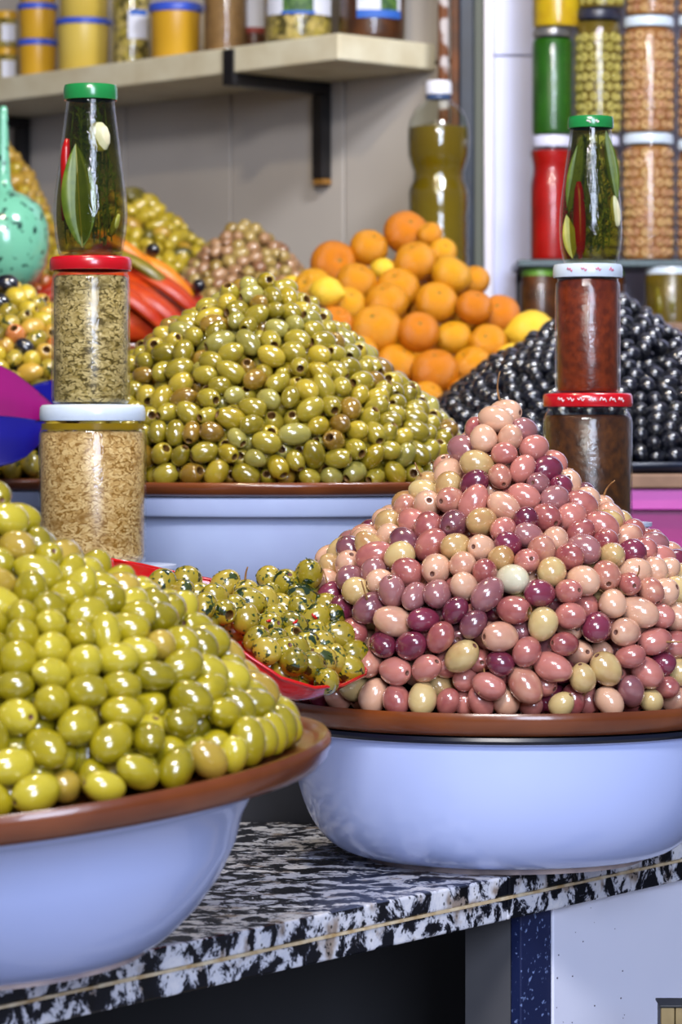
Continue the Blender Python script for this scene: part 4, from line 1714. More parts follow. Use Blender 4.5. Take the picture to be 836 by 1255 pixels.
def sprigs(R_of, H, n, seed, zlo, zhi, needle=0.007, back=False):
    """rosemary-like sprigs inside a bottle"""
    rr = random.Random(seed)
    parts = []
    for s in range(n):
        a = rr.uniform(0, 2 * PI)
        z0_, z1_ = rr.uniform(zlo, zlo + .02), rr.uniform(zhi - .03, zhi)
        k0 = rr.uniform(.3, .85)
        pts = []
        for q in range(12):
            t = q / 11
            z_ = z0_ + (z1_ - z0_) * t
            rad = max(0.002, (R_of(z_) - .003) * k0)
            aa = a + .5 * math.sin(t * 3 + s)
            pts.append(Vector((rad * math.cos(aa), rad * math.sin(aa), z_)))
        parts.append(tube(pts, .0006, 5))
        for q in range(34):
            t = rr.random() * 10.99
            i = int(t)
            p_ = pts[i].lerp(pts[i + 1], t - i)
            d_ = Vector((rr.uniform(-1, 1), rr.uniform(-1, 1), rr.uniform(.2, 1.1))).normalized() * needle * rr.uniform(.5, 1.1)
            e_ = p_ + d_
            rad = R_of(min(e_.z, H * .9)) - .003
            h_ = math.hypot(e_.x, e_.y)
            if h_ > rad:
                e_.x *= rad / h_
                e_.y *= rad / h_
            sd = d_.orthogonal().normalized() * .0011
            m_ = (p_ + e_) / 2
            vv = [p_, m_ + sd, e_, m_ - sd, m_ + d_.cross(sd).normalized() * .0004]
            parts.append(([tuple(x) for x in vv], [(0, 3, 2, 1), (0, 1, 4), (1, 2, 4), (2, 3, 4), (3, 0, 4)]))
    return merge(parts)


def interp(prof, z):
    for (r0_, z0_), (r1_, z1_) in zip(prof[:-1], prof[1:]):
        if z0_ <= z <= z1_ and z1_ > z0_:
            return r0_ + (r1_ - r0_) * (z - z0_) / (z1_ - z0_)
    return prof[-1][0]


def herb_bottle(loc, prof, capR, caph, label, seed, capm):
    """prof smooth list (r,z)"""
    b = empty('herb_oil_bottle', loc, label, 'bottle')
    # smooth the profile
    P_ = np.array(prof)
    zt_ = np.linspace(P_[0, 1], P_[-1, 1], 40)
    rt = np.interp(zt_, P_[:, 1], P_[:, 0])
    for _ in range(3):
        rt[2:-2] = (rt[:-4] + rt[1:-3] + rt[2:-2] + rt[3:-1] + rt[4:]) / 5
    pr = [(0, 0.003), (rt[0] * .8, .002), (rt[0] * .93, 0.0)] + [(float(a), float(z) + .001) for a, z in zip(rt, zt_)]
    add('glass', lathe_mesh('glass', pr, M['oilglass'], 72, 60), b)
    inner = [(0, .0045)] + [(float(a) - .0022, float(z)) for a, z in zip(rt[1:-2], zt_[1:-2])] + [(0, float(zt_[-3]))]
    add('oil', lathe_mesh('oil', inner, M['oil'], 56, 60), b, label='yellow-green oil')
    Rf = lambda z: float(np.interp(z, zt_, rt))
    H = P_[-1, 1]
    v, f = sprigs(Rf, H, 26, seed, .008, H * .93)
    add('herb_sprig', mesh_from('herb_sprig', v, f, M['sprig'], False), b, kind='stuff')
    add('cap', lid_mesh(capR, caph, capm), b, (0, 0, H - caph * .8))
    return b, Rf, H


def px_l(x, y):      # bottle-local x,z of the left bottle
    return (x - 111) / sl, zl(y) - zl(314.5)


hl = [((155 - 65) / 2 * .84, 312), (42.5, 300), (45.5, 275), (45.5, 250), (42.5, 225), (38, 195), (34.5, 165), (31, 140), (28.5, 120), (27.5, 108)]
hl[0] = (39, 313)
prof = [(a / sl, zl(y) - zl(314.5)) for a, y in hl]
bl, Rf, Hb = herb_bottle(((111 - PX) / sl, YL_, zl(314.5)), prof, .0222, .0125,
                         'glass bottle of herb oil with big bay leaf and green cap, topping the left stack', 5, M['lid_green'])
x_, z_ = px_l(104, 306)
lf_ = add('bay_leaf', leaf_mesh(128 / sl, 42 / sl, M['bay'], .25, -.03), bl, (x_, -(Rf(.05) - .0045), z_), (math.radians(-4), math.radians(-4), 0))
add('leaf_rib', tube_mesh('leaf_rib', [(0, -.0004 - .03 * 128 / sl * math.sin(t / 8 * PI), 128 / sl * t / 8) for t in range(9)], [.0005] * 8 + [.0002], M['bay_rib'], 5), lf_)
pts = []
for q in range(10):
    t = q / 9
    x_, z_ = px_l(76 + 8 * t ** 1.5 + 3 * math.sin(t * 5), 272 - 100 * t)
    pts.append((x_ + .002, -.014, z_))
add('red_chili', tube_mesh('red_chili', pts, [.001, .003, .0042, .005, .0052, .005, .0048, .0044, .0036, .0018], M['chili'], 10), bl)
ell = lathe([(0, -1), (.5, -.87), (.87, -.5), (1, 0), (.87, .5), (.5, .87), (0, 1)], 16)


def blob(name, parent, loc, sc3, m, rot=(0, 0, 0)):
    me = mesh_from(name, [(x * sc3[0], y * sc3[1], z * sc3[2]) for x, y, z in ell[0]], ell[1], m)
    return add(name, me, parent, loc, rot)


x_, z_ = px_l(124, 170)
blob('garlic_clove', bl, (x_, -(Rf(z_) - .0065), z_), (13 / sl, .004, 19 / sl), M['garlic'], (0, math.radians(-10), 0))
x_, z_ = px_l(142, 277)
blob('garlic_clove', bl, (x_, -.014, z_), (5 / sl, .004, 15 / sl), M['bay_pale'], (0, math.radians(20), 0))


def px_r(x, y):
    return (x - 724) / sr, zr(y) - zr(323.5)


prof = [(33, 322.5), (37, 310), (38.5, 290), (38.5, 268), (36.5, 245), (33, 220), (29.5, 195), (26.5, 175), (24.5, 160), (24, 146)]
prof = [(a / sr, zr(y) - zr(323.5)) for a, y in prof]
brb, Rf, Hb = herb_bottle(((724 - PX) / sr, YR_, zr(323.5)), prof, .0190, .0098,
                          'glass bottle of herb oil with red chili and pale leaves topping the right stack', 8, M['lid_green'])
v, f = lid_script(None, .0190, Hb - .0035, M['logo'], 2, 5, -1.9, -1.2, .0018)
add('printed_mark', mesh_from('printed_mark', v, f, M['logo']), brb, label='white printed marks')
x_, z_ = px_r(699, 318)
add('bay_leaf', leaf_mesh(54 / sr, 17 / sr, M['bay_pale'], .2, -.02), brb, (x_ + .001, -.014, z_), (0, math.radians(-8), 0), label='pale yellow-green leaf')
x_, z_ = px_r(696, 262)
add('bay_leaf', leaf_mesh(96 / sr, 19 / sr, M['bay'], .2, -.02), brb, (x_, -.010, z_), (0, math.radians(10), 0))
x_, z_ = px_r(758, 246)
add('bay_leaf', leaf_mesh(86 / sr, 15 / sr, M['bay'], .2, -.02), brb, (x_ - .002, -.010, z_), (0, math.radians(-9), 0))
x_, z_ = px_r(756, 260)
blob('garlic_slice', brb, (x_ - .002, -.012, z_), (6 / sr, .003, 20 / sr), M['garlic'], (0, math.radians(-8), 0))
pts = []
for q in range(10):
    t = q / 9
    x_, z_ = px_r(710 - 2 * t, 318 - 94 * t)
    pts.append((x_, -.013, z_))
add('red_chili', tube_mesh('red_chili', pts, [.0015, .004, .0048, .0052, .0054, .0054, .005, .0046, .0038, .0018], M['chili'], 10), brb)

# =================================================================== ORANGES
oz = [(378, 82, 62, 'd'), (445, 90, 35, 'o'), (268, 128, 52, 'o'), (485, 140, 38, 'l'), (405, 168, 58, 'o'), (165, 178, 64, 'd'), (310, 190, 34, 'm'),
      (232, 232, 55, 'o'), (508, 212, 55, 'l'), (575, 225, 44, 'o'), (352, 248, 60, 'o'), (105, 250, 55, 'l'), (42, 242, 36, 'm'), (145, 268, 48, 'm'),
      (205, 300, 52, 'l'), (320, 292, 58, 'o'), (465, 290, 58, 'o'), (573, 307, 50, 'd'), (650, 325, 55, 'd'), (290, 372, 70, 'o'), (412, 378, 56, 'd'),
      (515, 392, 50, 'l'), (615, 408, 52, 'o'), (740, 378, 68, 'm'), (170, 355, 50, 'd'), (350, 470, 58, 'o'), (460, 492, 66, 'd'), (568, 475, 56, 'o'),
      (682, 455, 48, 'm'), (438, 565, 45, 'o'), (550, 560, 50, 'o'), (240, 440, 50, 'o'), (650, 530, 50, 'o'), (340, 575, 52, 'o')]
kz = 350 / 836
ON = []
for (x, y, r_, t_) in oz:
    ON.append([340 + x * kz, 250 + y * kz, r_ * kz, t_])
OC, ORR = [], []
for (x, y, r_, t_) in ON:
    Y = 4.03 - (y - 285) * 0.0011 + abs(x - 510) * 0.00035
    p_ = at(x, y, Y)
    OC.append(tuple(p_))
    ORR.append(r_ * 1.10 / F * Y)
nvis = len(OC)
rng = np.random.default_rng(4)
for (x, y, r_, t_) in list(ON):
    if y > 318:
        p_ = at(x + rng.uniform(4, 24) * (1 if x < 510 else -1), y + 6, 4.03 - (y - 285) * .0011 + .052)
        OC.append(tuple(p_))
        ORR.append(.0235)
OC = np.array(OC)
ORR = np.array(ORR)
tgt = OC.copy()
N = len(OC)
zt_o = CZ + 0.0095
for it in range(140):
    d = OC[:, None] - OC[None]
    dl = np.linalg.norm(d, axis=2) + np.eye(N)
    ov = np.maximum(0, (ORR[:, None] + ORR[None]) * .92 - dl) * (1 - np.eye(N))
    v = d / dl[:, :, None] * ov[:, :, None]
    v[:, :, 1] += np.sign(d[:, :, 1]) * ov * .8
    OC += v.sum(1) * .3
    OC[:, 0] += (tgt[:, 0] - OC[:, 0]) * .4
    OC[:, 2] += (tgt[:, 2] - OC[:, 2]) * .4
    OC[:, 2] = np.maximum(OC[:, 2], zt_o + ORR * .9)


def orange_mesh(m, name='peel'):
    pr = []
    n = 16
    for i in range(n + 1):
        t = -90 + 180 * i / n
        a, z = math.cos(math.radians(t)), math.sin(math.radians(t)) * .90
        if t > 55:
            z -= .20 * ((t - 55) / 35) ** 1.6
        if t < -55:
            z += .05 * ((-t - 55) / 35) ** 2
        pr.append((max(0, a) if 0 < i < n else 0, z))
    v, f = lathe(pr, 28)
    v = [(x * (1 + .02 * math.sin(5 * math.atan2(y, x)) * (z > .3)), y * (1 + .02 * math.sin(5 * math.atan2(y, x)) * (z > .3)), z) for x, y, z in v]
    return mesh_from(name, v, f, m)


def lemon_mesh(m):
    pr = [(0, -1.28), (.12, -1.24), (.26, -1.12), (.6, -.88), (.85, -.55), (1, -.1), (1, .2), (.86, .58), (.6, .88), (.28, 1.12), (.17, 1.26), (0, 1.30)]
    v, f = lathe(pr, 24)
    return mesh_from('peel', v, f, m)


om = {'o': orange_mesh(M['orange']), 'd': orange_mesh(M['orange_deep']), 'l': orange_mesh(M['orange_light']), 'm': lemon_mesh(M['lemon'])}
calm = mesh_from('calyx', *lathe([(0, .73), (.09, .735), (.15, .72), (.12, .66), (0, .66)], 6), M['calyx'])
olab = {'o': 'orange', 'd': 'deep orange', 'l': 'yellowish orange', 'm': 'lemon'}
rr = random.Random(12)
rows = ['topmost', 'upper', 'middle', 'lower', 'bottom']
seen_lab = {}
for i in range(N):
    t_ = ON[i][3] if i < nvis else 'o'
    c = OC[i]
    u = PX + c[0] / c[1] * F
    v = PY - (c[2] - CZ) / c[1] * F
    row = 'top' if v < 300 else ('upper' if v < 335 else ('middle' if v < 380 else ('lower' if v < 425 else 'bottom')))
    col_ = 'far left' if u < 400 else ('left' if u < 460 else ('centre' if u < 535 else ('right' if u < 600 else 'far right')))
    nm = 'lemon' if t_ == 'm' else 'orange'
    adj = {'o': 'bright orange citrus fruit', 'd': 'deep reddish orange citrus fruit', 'l': 'yellowish orange citrus fruit', 'm': 'pale yellow lemon'}[t_]
    if i >= nvis:
        lab = 'orange hidden deep behind the visible front of the citrus heap'
    else:
        lab = f'{adj} in the {row} row, {col_} of the citrus heap'
        if lab in seen_lab:
            lab = f'{adj} in the {row} row, {col_} of the citrus heap, ' + ('nearer the wall' if u < 500 else 'nearer the pillar')
        seen_lab[lab] = 1
    o = empty(nm, tuple(c), lab, 'fruit', 'oranges and lemons in the citrus heap' if i < nvis else 'oranges deep inside the citrus heap')
    o.rotation_euler = (math.radians(rr.uniform(20, 85)), math.radians(rr.uniform(-25, 25)), rr.uniform(-.7, .7))
    if t_ == 'm':
        o.rotation_euler = (rr.uniform(-.3, .3), math.radians(90 + rr.uniform(-20, 20)), rr.uniform(-.3, .3))
    s = ORR[i] * (0.86 if t_ == 'm' else 1.0)
    pe = add('peel', om[t_], o)
    pe.scale = (s, s, s)
    if t_ != 'm':
        ca = add('calyx', calm, o)
        ca.scale = (s, s, s)
tray((.087, 4.045, ZS2 + .0003), .165, 0.0095, 'brown tray under the heap of oranges and lemons', None)

# =================================================================== OIL BOTTLE
so = s_at(4.33)


def zo(y):
    return CZ + (PY - y) / so


ox = (537.5 - PX) / so
ob = empty('oil_bottle', (ox, 4.33, zo(395)), 'clear ribbed plastic bottle of olive oil with white cap beside the corner', 'bottle')
pp = [(34, 395), (36.5, 388), (36.5, 340), (36, 330), (36.5, 318), (35.5, 308), (36.5, 298), (35.5, 288), (36.5, 278), (35.5, 268), (37, 256), (37, 240), (36, 232), (31.5, 222), (31, 212), (34.5, 202), (37.5, 190),
      (38, 172), (37.5, 158), (35, 147), (29, 135), (20, 127), (15, 122), (13.5, 116), (13.5, 108)]
prb = [(a / so, zo(y) - zo(395)) for a, y in pp]
add('bottle_body', lathe_mesh('bottle_body', [(0, 0)] + prb, M['oilglass'], 56, 70), ob)
add('oil', lathe_mesh('oil', [(0, .002)] + [(a - .0016, z + .001) for a, z in prb if z < zo(148) - zo(395)] + [(0, zo(147) - zo(395))], M['bottle_oil'], 56, 70), ob)
add('cap', lathe_mesh('cap', [(0, zo(116) - zo(395)), (16.5 / so, zo(116) - zo(395)), (16.5 / so, zo(103) - zo(395)), (15 / so, zo(99.5) - zo(395)), (0, zo(99) - zo(395))], M['cap_white'], 40, 50), ob)
add('neck_ring', lathe_mesh('neck_ring', [(0.012, zo(122) - zo(395)), (15.5 / so, zo(122) - zo(395)), (15.5 / so, zo(117) - zo(395)), (.012, zo(117) - zo(395))], M['cap_ring'], 40, 40, True), ob)
add('wooden_block', box_mesh('wooden_block', (-.06, .05, -.05, .05, 0, zo(395) - ZS2), M['board'], .002), None, (ox, 4.33, ZS2), (0, 0, 0), 'block lifting the oil bottle behind the oranges', 'block')

# =================================================================== LEFT SHELF AND WHAT STANDS ON IT
ZSH = CZ + 0.55
S0 = Vector((-0.0033, 4.40, 0))     # front corner
srot = wall_rot
sh = empty('wall_shelf', (S0.x, S0.y, 0), 'pale painted wooden wall shelf on black brackets above the heaps', 'shelf', rot=(0, 0, srot))
# local x: along Wdir; local -y : into the wall
add('board', box_mesh('board', (0, 2.2, -0.1855, 0.0, ZSH - 0.0365, ZSH), M['shelf'], .003), sh)
for xb in (0.222, 0.222 + 0.70):
    b_ = empty('shelf_bracket', (0, 0, 0), 'x', 'bracket')
    for k_ in ('label', 'category'):
        del b_[k_]
    b_.parent = sh
    b_.location = (xb, 0, 0)
    add('arm', box_mesh('arm', (-.011, .011, -.185, .0, ZSH - .0535, ZSH - .037), M['bracket'], .002), b_)
    add('front_tab', box_mesh('front_tab', (-.011, .011, .0003, .004, ZSH - .0535, ZSH - .003), M['bracket'], .001), b_)
    add('leg', box_mesh('leg', (-.011, .011, -.1850, -.166, ZSH - .175, ZSH - .0537), M['bracket'], .002), b_)
    add('foot', box_mesh('foot', (-.011, .011, -.1850, -.168, ZSH - .183, ZSH - .1751), M['brass'], .001), b_)


def shelf_pos(px, back=0.06):
    """point on shelf top along its length seen at column px, set back from the front edge"""
    o_ = S0 + Ddir * back
    k = (px - PX) / F
    t = (k * o_.y - o_.x) / (Wdir.x - k * Wdir.y)
    return o_ + Wdir * t


SG = 'jars and tubs on the wall shelf'


def tub_(px, rpx, z0_, h, m, label, lidh=.009, back=.06, lidm=None):
    p_ = shelf_pos(px, back)
    R_ = rpx / F * p_.y
    t_ = empty('plastic_tub', (p_.x, p_.y, ZSH + z0_), label, 'tub', SG)
    add('tub_body', lathe_mesh('tub_body', [(0, 0), (R_ * .86, 0), (R_ * .9, .002), (R_ * .97, h - lidh), (R_ * .97, h - lidh * .5), (0, h - lidh * .5)], m, 48, 50), t_)
    add('lid', lathe_mesh('lid', [(R_ * .9, h - lidh), (R_ * 1.03, h - lidh), (R_ * 1.05, h - lidh * .8), (R_ * 1.05, h - lidh * .2), (R_ * 1.0, h), (0, h - .0005)], lidm or M['lid_blue'], 48, 50), t_)
    return t_


def sp(px, back=.06):
    return F / shelf_pos(px, back).y


# narrow golden tubs, two and a bit stacked
h1 = 48 / sp(46)
tub_(46, 24, 0.0, h1, M['tub_gold'], 'golden tub with blue lid, lowest of the narrow shelf stack')
tub_(46, 24, h1, h1 * .92, M['tub_gold'], 'golden tub with blue lid, second in the narrow shelf stack')
tub_(46, 24, h1 * 1.92, h1 * .92, M['tub_gold'], 'golden tub at the photo edge, third in the narrow shelf stack')
h2 = 66 / sp(102)
tub_(102, 33, 0.0, h2, M['tub_pale'], 'wide pale yellow tub with blue lid on the shelf, lower of two')
tub_(103, 32, h2, h2 * .9, M['tub_pale'], 'wide pale yellow tub with clipped top on the shelf, upper of two')
h3 = 70 / sp(215)
tub_(215, 32, 0.0, h3, M['tub_gold'], 'single deep golden tub with blue lid right of the olive jar on the shelf', lidh=.012)


def label_patch(R_, z0_, z1_, a0, a1, m, gap=.0006):
    vs, fs = [], []
    n = 14
    for i in range(n + 1):
        a = a0 + (a1 - a0) * i / n
        for rr_, zz_ in ((R_ + gap, z0_), (R_ + gap, z1_), (R_ + gap - .0004, z1_), (R_ + gap - .0004, z0_)):
            vs.append((rr_ * math.cos(a), rr_ * math.sin(a), zz_))
    for i in range(n):
        for k in range(4):
            a, b = i * 4 + k, i * 4 + (k + 1) % 4
            fs.append((a, a + 4, b + 4, b))
    fs.append((0, 1, 2, 3))
    fs.append((n * 4 + 3, n * 4 + 2, n * 4 + 1, n * 4))
    return mesh_from('paper_label', vs, fs, m, True, None, 40)


def shelf_jar(px, rpx, hpx, content, lidm, label, label_parts=None, back=.06, z0_=0.0):
    p_ = shelf_pos(px, back)
    s = F / p_.y
    R_ = rpx / s
    H = hpx / s
    j = jar((p_.x, p_.y, ZSH + z0_), R_, H, content, lidm, .012, R_ * .93, label, SG, top=.86)
    if label_parts:
        lb = None
        for (f0, f1, a0, a1, m) in label_parts:
            lb2 = add('paper_label', label_patch(R_, H * f0, H * f1, -PI / 2 + a0, -PI / 2 + a1, m, .0006 + (.0005 if lb else 0)), lb or j)
            if lb is None:
                lb = lb2
            else:
                lb2.name = 'label_print'
    return j, R_, H


shelf_jar(8, 15, 44, M['fill_olive'], M['tub_gold'], 'small jar with yellow lid and white label at the left end of the shelf, lower', [(.15, .62, -.3, .9, M['label_w'])])
pq = shelf_pos(8)
shelf_jar(8, 15, 44, M['fill_olive'], M['tub_gold'], 'small jar with yellow lid and white label at the left end of the shelf, upper', [(.15, .62, -.3, .9, M['label_w'])], z0_=44 / (F / pq.y) + .0005)
shelf_jar(161, 24, 110, M['fill_olive'], M['lid_lime'], 'glass jar of green olives with white label between the yellow and golden tubs', [(.30, .62, -.1, 1.0, M['label_w']), (.56, .62, 0.0, .9, M['label_b'])])
shelf_jar(276, 27, 120, M['bag'], M['lid_dark'], 'jar packed with light brown spice on the shelf above the bracket')
shelf_jar(312, 15, 90, M['fill_brown'], M['lid_red'], 'slim dark jar with white and red label between spice jar and large labelled jar', [(.30, .80, -.6, .9, M['label_w']), (.30, .38, -.6, .9, M['label_r'])], back=.10)
shelf_jar(366, 42, 120, M['fill_olive'], M['lid_dark'], 'large olive jar with white label and green picture left of the shelf corner', [(.27, .85, -1.1, 1.2, M['label_w']), (.30, .75, -.45, .45, M['label_g']), (.27, .30, -.5, .5, M['label_b'])], back=.05)
pc = S0 + Ddir * .115 + Wdir * .055
s_ = F / pc.y
jc = jar((pc.x, pc.y, ZSH), 42 / s_, 120 / s_, M['fill_brown'], M['lid_dark'], .012, 38 / s_, 'large jar of dark brown pickle with blue-edged label at the shelf end', SG, top=.86)
R_, H = 42 / s_, 120 / s_
lb = add('paper_label', label_patch(R_, H * .22, H * .85, -PI / 2 - .45, -PI / 2 + .95, M['label_w']), jc)
add('label_print', label_patch(R_, H * .30, H * .80, -PI / 2 + .25, -PI / 2 + .8, M['label_g'], .0011), lb)
add('label_print', label_patch(R_, H * .22, H * .30, -PI / 2 - .45, -PI / 2 + .95, M['label_b'], .0011), lb)

# =================================================================== RIGHT JAR RACK
YJ = 4.40
sj = s_at(YJ)


def zj(y):
    return CZ + (PY - y) / sj


glz = zj(321)
gs = empty('glass_shelf', (0.5, 4.42, glz), 'dark green glass shelf under the rows of pickle jars at right', 'shelf')
add('glass_pane', box_mesh('glass_pane', (-.264, .35, -.075, .10, -.009, 0), M['greenedge'], .001), gs)
low = empty('lower_shelf', (0.5, 4.42, zj(398)), 'low shelf hidden behind the black olives under the glass shelf', 'shelf')
add('board', box_mesh('board', (-.264, .35, -.10, .10, -.012, 0), M['board'], .002), low)
bm = bmesh.new()
for xx in (-.26, .33):
    box_bm(bm, xx, xx + .012, .08, .10, ZS2 - zj(398), -.0125)
me = bpy.data.meshes.new('support')
bm.to_mesh(me)
bm.free()
me.materials.append(M['board'])
add('support', me, low)
for xx in (-.258, .335):
    add('shelf_post', box_mesh('shelf_post', (xx, xx + .008, .085, .10, zj(398) - glz + .0005, -.0095), M['bracket'], .001), gs)

RJ = 'pickle jars stacked on the right glass shelf'


def rings_mesh(R_, H, top, m, seedv, size=.0068):
    """olive rings and whole olives pressed against the jar wall"""
    rr = random.Random(seedv)
    parts = []
    ring = []
    seg, sg2 = 9, 5
    vs, fs = [], []
    for i in range(seg):
        a = 2 * PI * i / seg
        for k in range(sg2):
            b = 2 * PI * k / sg2
            r_ = size * (.66 + .34 * math.cos(b))
            vs.append((r_ * math.cos(a), size * .42 * math.sin(b), r_ * math.sin(a)))
    for i in range(seg):
        for k in range(sg2):
            a, b = i * sg2 + k, i * sg2 + (k + 1) % sg2
            c, d = ((i + 1) % seg) * sg2 + (k + 1) % sg2, ((i + 1) % seg) * sg2 + k
            fs.append((a, b, c, d))
    z = size * 1.6
    row = 0
    while z < top - size:
        n = int(2 * PI * (R_ - size * .6) / (size * 2.15))
        for k in range(n):
            a = 2 * PI * (k + .5 * (row % 2)) / n + rr.uniform(-.05, .05)
            s = rr.uniform(.8, 1.12)
            rad = R_ - .0025 - size * .42
            ca, sa = math.cos(a + PI / 2), math.sin(a + PI / 2)
            tl = rr.uniform(-.3, .3)
            vv = []
            for x, y, zz_ in vs:
                y2 = y * math.cos(tl) - zz_ * math.sin(tl) * .4
                vv.append((rad * math.cos(a) + s * (x * ca - y2 * sa), rad * math.sin(a) + s * (x * sa + y2 * ca), z + s * zz_ + rr.uniform(-.0002, .0002)))
            parts.append((vv, fs))
        z += size * 1.95
        row += 1
    v, f = merge(parts)
    return mesh_from('olive_rings', v, f, m)


ring_y = mat('yellow_green_olive_ring', C(206, 192, 110), C(176, 164, 76), 0.4, 60)
ring_p = mat('pinkish_olive_ring', C(214, 178, 120), C(188, 134, 104), 0.4, 70)
brine = mat('cloudy_brine', C(84, 70, 16), C(104, 84, 24), 0.3, 40)
brine2 = mat('amber_brine', C(150, 104, 54), C(136, 86, 50), 0.3, 40)


def rack(px, ybot, ytop, rpx, content, lidm, label, rings=None, waist=0, Y=4.40, lidh=.0135, top=.90):
    s = F / Y
    H = (ybot - ytop) / s
    R_ = rpx / s
    x = (px - PX) / s
    z0_ = CZ + (PY - ybot) / s

    def extra(j):
        if rings:
            o_ = add('olive_rings', rings_mesh(R_, H, H * top - .002, rings, int(px + ybot)), j)
            o_['kind'] = 'stuff'
    rc = content
    j = empty('pickle_jar', (x, Y, z0_), label, 'jar', RJ)
    pr = jar_profile(R_, H, .86, .11, lidh)
    if waist:
        zlo, zhi = H * .58, H * .88
        pr = [p for p in pr if p[1] < zlo] + [(R_ * (1 - waist * math.sin(t / 10 * PI) ** 2), zlo + (zhi - zlo) * t / 10) for t in range(11)] + [p for p in pr if p[1] > zhi]
    add('glass', lathe_mesh('glass', pr, M['glass'], 44, 60), j)
    gap = .0018 + (.0028 if rings else 0)
    cp = content_profile(R_, H, H * top, gap)
    if waist:
        cp = [p for p in cp if p[1] < H * .58] + [(R_ * (1 - waist * math.sin(t / 10 * PI) ** 2) - .0018, H * (.58 + .30 * t / 10)) for t in range(11)] + [(0, H * .885)]
    add('contents', lathe_mesh('contents', cp, content, 40, 50), j)
    add('lid', lid_mesh(R_ * .93, lidh, lidm), j, (0, 0, H - lidh))
    extra(j)
    return j


# bottom row
rack(676, 320, 167, 26.5, M['fill_red'], M['lid_pale'], 'waisted jar of bright red paste with pale lid on the glass shelf', waist=.13, lidh=.015)
rack(733, 320, 167, 28, brine, M['lid_pale'], 'jar mostly hidden behind the right herb bottle on the glass shelf', ring_y)
rack(794.5, 320, 165, 33.5, brine2, M['lid_white'], 'jar of pinkish olive rings with white lid standing on the glass shelf', ring_p)
rack(856, 320, 172, 28, brine2, M['lid_white'], 'jar of reddish olive rings cut by the right photo edge on the glass shelf', ring_p)
# middle row
rack(677, 166.5, 36, 25.5, M['fill_green'], M['lid_metal'], 'jar of deep green puree with metal lid on top of the red jar', lidh=.011)
rack(733, 166.5, 13, 30.5, brine, M['lid_dark'], 'jar of yellow-green olive rings with dark lid in the second row', ring_y)
rack(795, 164.5, 22, 33.5, brine2, M['lid_white'], 'jar of pinkish olive rings with white lid in the second row', ring_p)
rack(857, 171.5, 20, 28, brine2, M['lid_white'], 'jar of reddish olive rings at the right photo edge in the second row', ring_p)
# top row, cut by the frame
lem_fill = mat('yellow_brine', C(206, 172, 20), C(190, 150, 16), 0.3, 50)
rack(682, 35.5, -105, 30, lem_fill, M['lid_white'], 'jar of yellow preserved lemons above the green puree jar', lidh=.012)
rack(737, 12.5, -135, 29, brine, M['lid_dark'], 'jar of green olives at the top photo edge above the dark-lidded jar', ring_y)
rack(797, 21.5, -125, 32, brine2, M['lid_white'], 'jar of pinkish olives at the top photo edge above the white-lidded jar', ring_p)
rack(857, 19.5, -125, 28, brine2, M['lid_white'], 'topmost jar beyond the right photo edge', ring_p)
# under the glass shelf
rack(662, 398, 330, 25, M['fill_brown'], M['lid_lime'], 'squat jar of brown pickle with lime green lid under the glass shelf', Y=4.38)
rack(740, 398, 330, 27, M['fill_brown'], M['lid_lime'], 'squat jar with green lid under the glass shelf behind the relish jar', Y=4.38)
jr = rack(822, 404, 328, 33, brine, M['lid_white'], 'squat jar of green peppers in brine with white lid beside the black olives', Y=4.37, lidh=.017)
for k, (dx, rz) in enumerate(((-.018, .3), (0.0, -.2), (.017, .1))):
    v, f = tube([(dx, -.028 + .004 * abs(k - 1), .008), (dx + .004 * rz, -.0315 + .004 * abs(k - 1), .03), (dx - .004 * rz, -.029 + .004 * abs(k - 1), .055)], [.003, .0058, .0035], 10)
    add('green_pepper', mesh_from('green_pepper', v, f, M['pepper_green']), jr)

# =================================================================== TURQUOISE FLASK ON A WOODEN BOX
fy = 3.85
sf = s_at(fy)
fz = lambda y: CZ + (PY - y) / sf
fx = (4 - PX) / sf
H0 = fz(352) - ZS2
add('wooden_box', box_mesh('wooden_box', (-.05, .040, -.05, .035, 0, H0), M['board'], .002), None, (fx - .005, fy, ZS2), (0, 0, 0), 'wooden box under the turquoise flask, hidden by the olives', 'box')
fk = empty('ceramic_flask', (fx, fy, fz(352)), 'turquoise speckled ceramic flask with a slim neck at the left edge', 'flask')
pf = [(30, 352), (42, 345), (53, 325), (57, 300), (55, 275), (46, 252), (30, 240), (14, 234), (9, 222), (8, 200), (6.5, 170), (5.5, 145), (5, 134), (3, 130)]
prf = [(a / sf, fz(y) - fz(352)) for a, y in pf]
P_ = np.array(prf)
add('flask_body', lathe_mesh('flask_body', [(0, 0)] + prf + [(0, prf[-1][1])], M['ceramic'], 56, 80), fk)

# =================================================================== PEPPER HEAP
RPC = (-0.288, 4.00)
rpp = rel([(.012, .250), (.045, .228), (.085, .195), (.115, .163), (.128, .13)])
v, f = lathe([(0, CZ + .112)] + [(a - .006, b - .006) for a, b in reversed(rpp)] + [(0, rpp[0][1] - .004)], 48)
vv = []
for x, y, z in v:
    n_ = noise.noise(Vector((x * 60, y * 60, z * 60))) * .006
    vv.append((x + RPC[0] + n_, y + RPC[1] + n_, z + n_ * .6))
add('pepper_relish', mesh_from('pepper_relish', vv, f, M['pepper_red']), None, label='mound of chopped red pepper relish behind the left jars', cat='relish', kind='stuff')
zb_ = CZ + .112 - .009
basin((RPC[0], RPC[1], ZS2), .108, zb_ - ZS2 - .0004, 'white basin hidden beneath the red pepper mound', 'white basins under the heaps by the wall')
tray((RPC[0], RPC[1], zb_), .130, .012, 'brown tray under the red pepper mound', 'brown trays under the heaps by the wall')


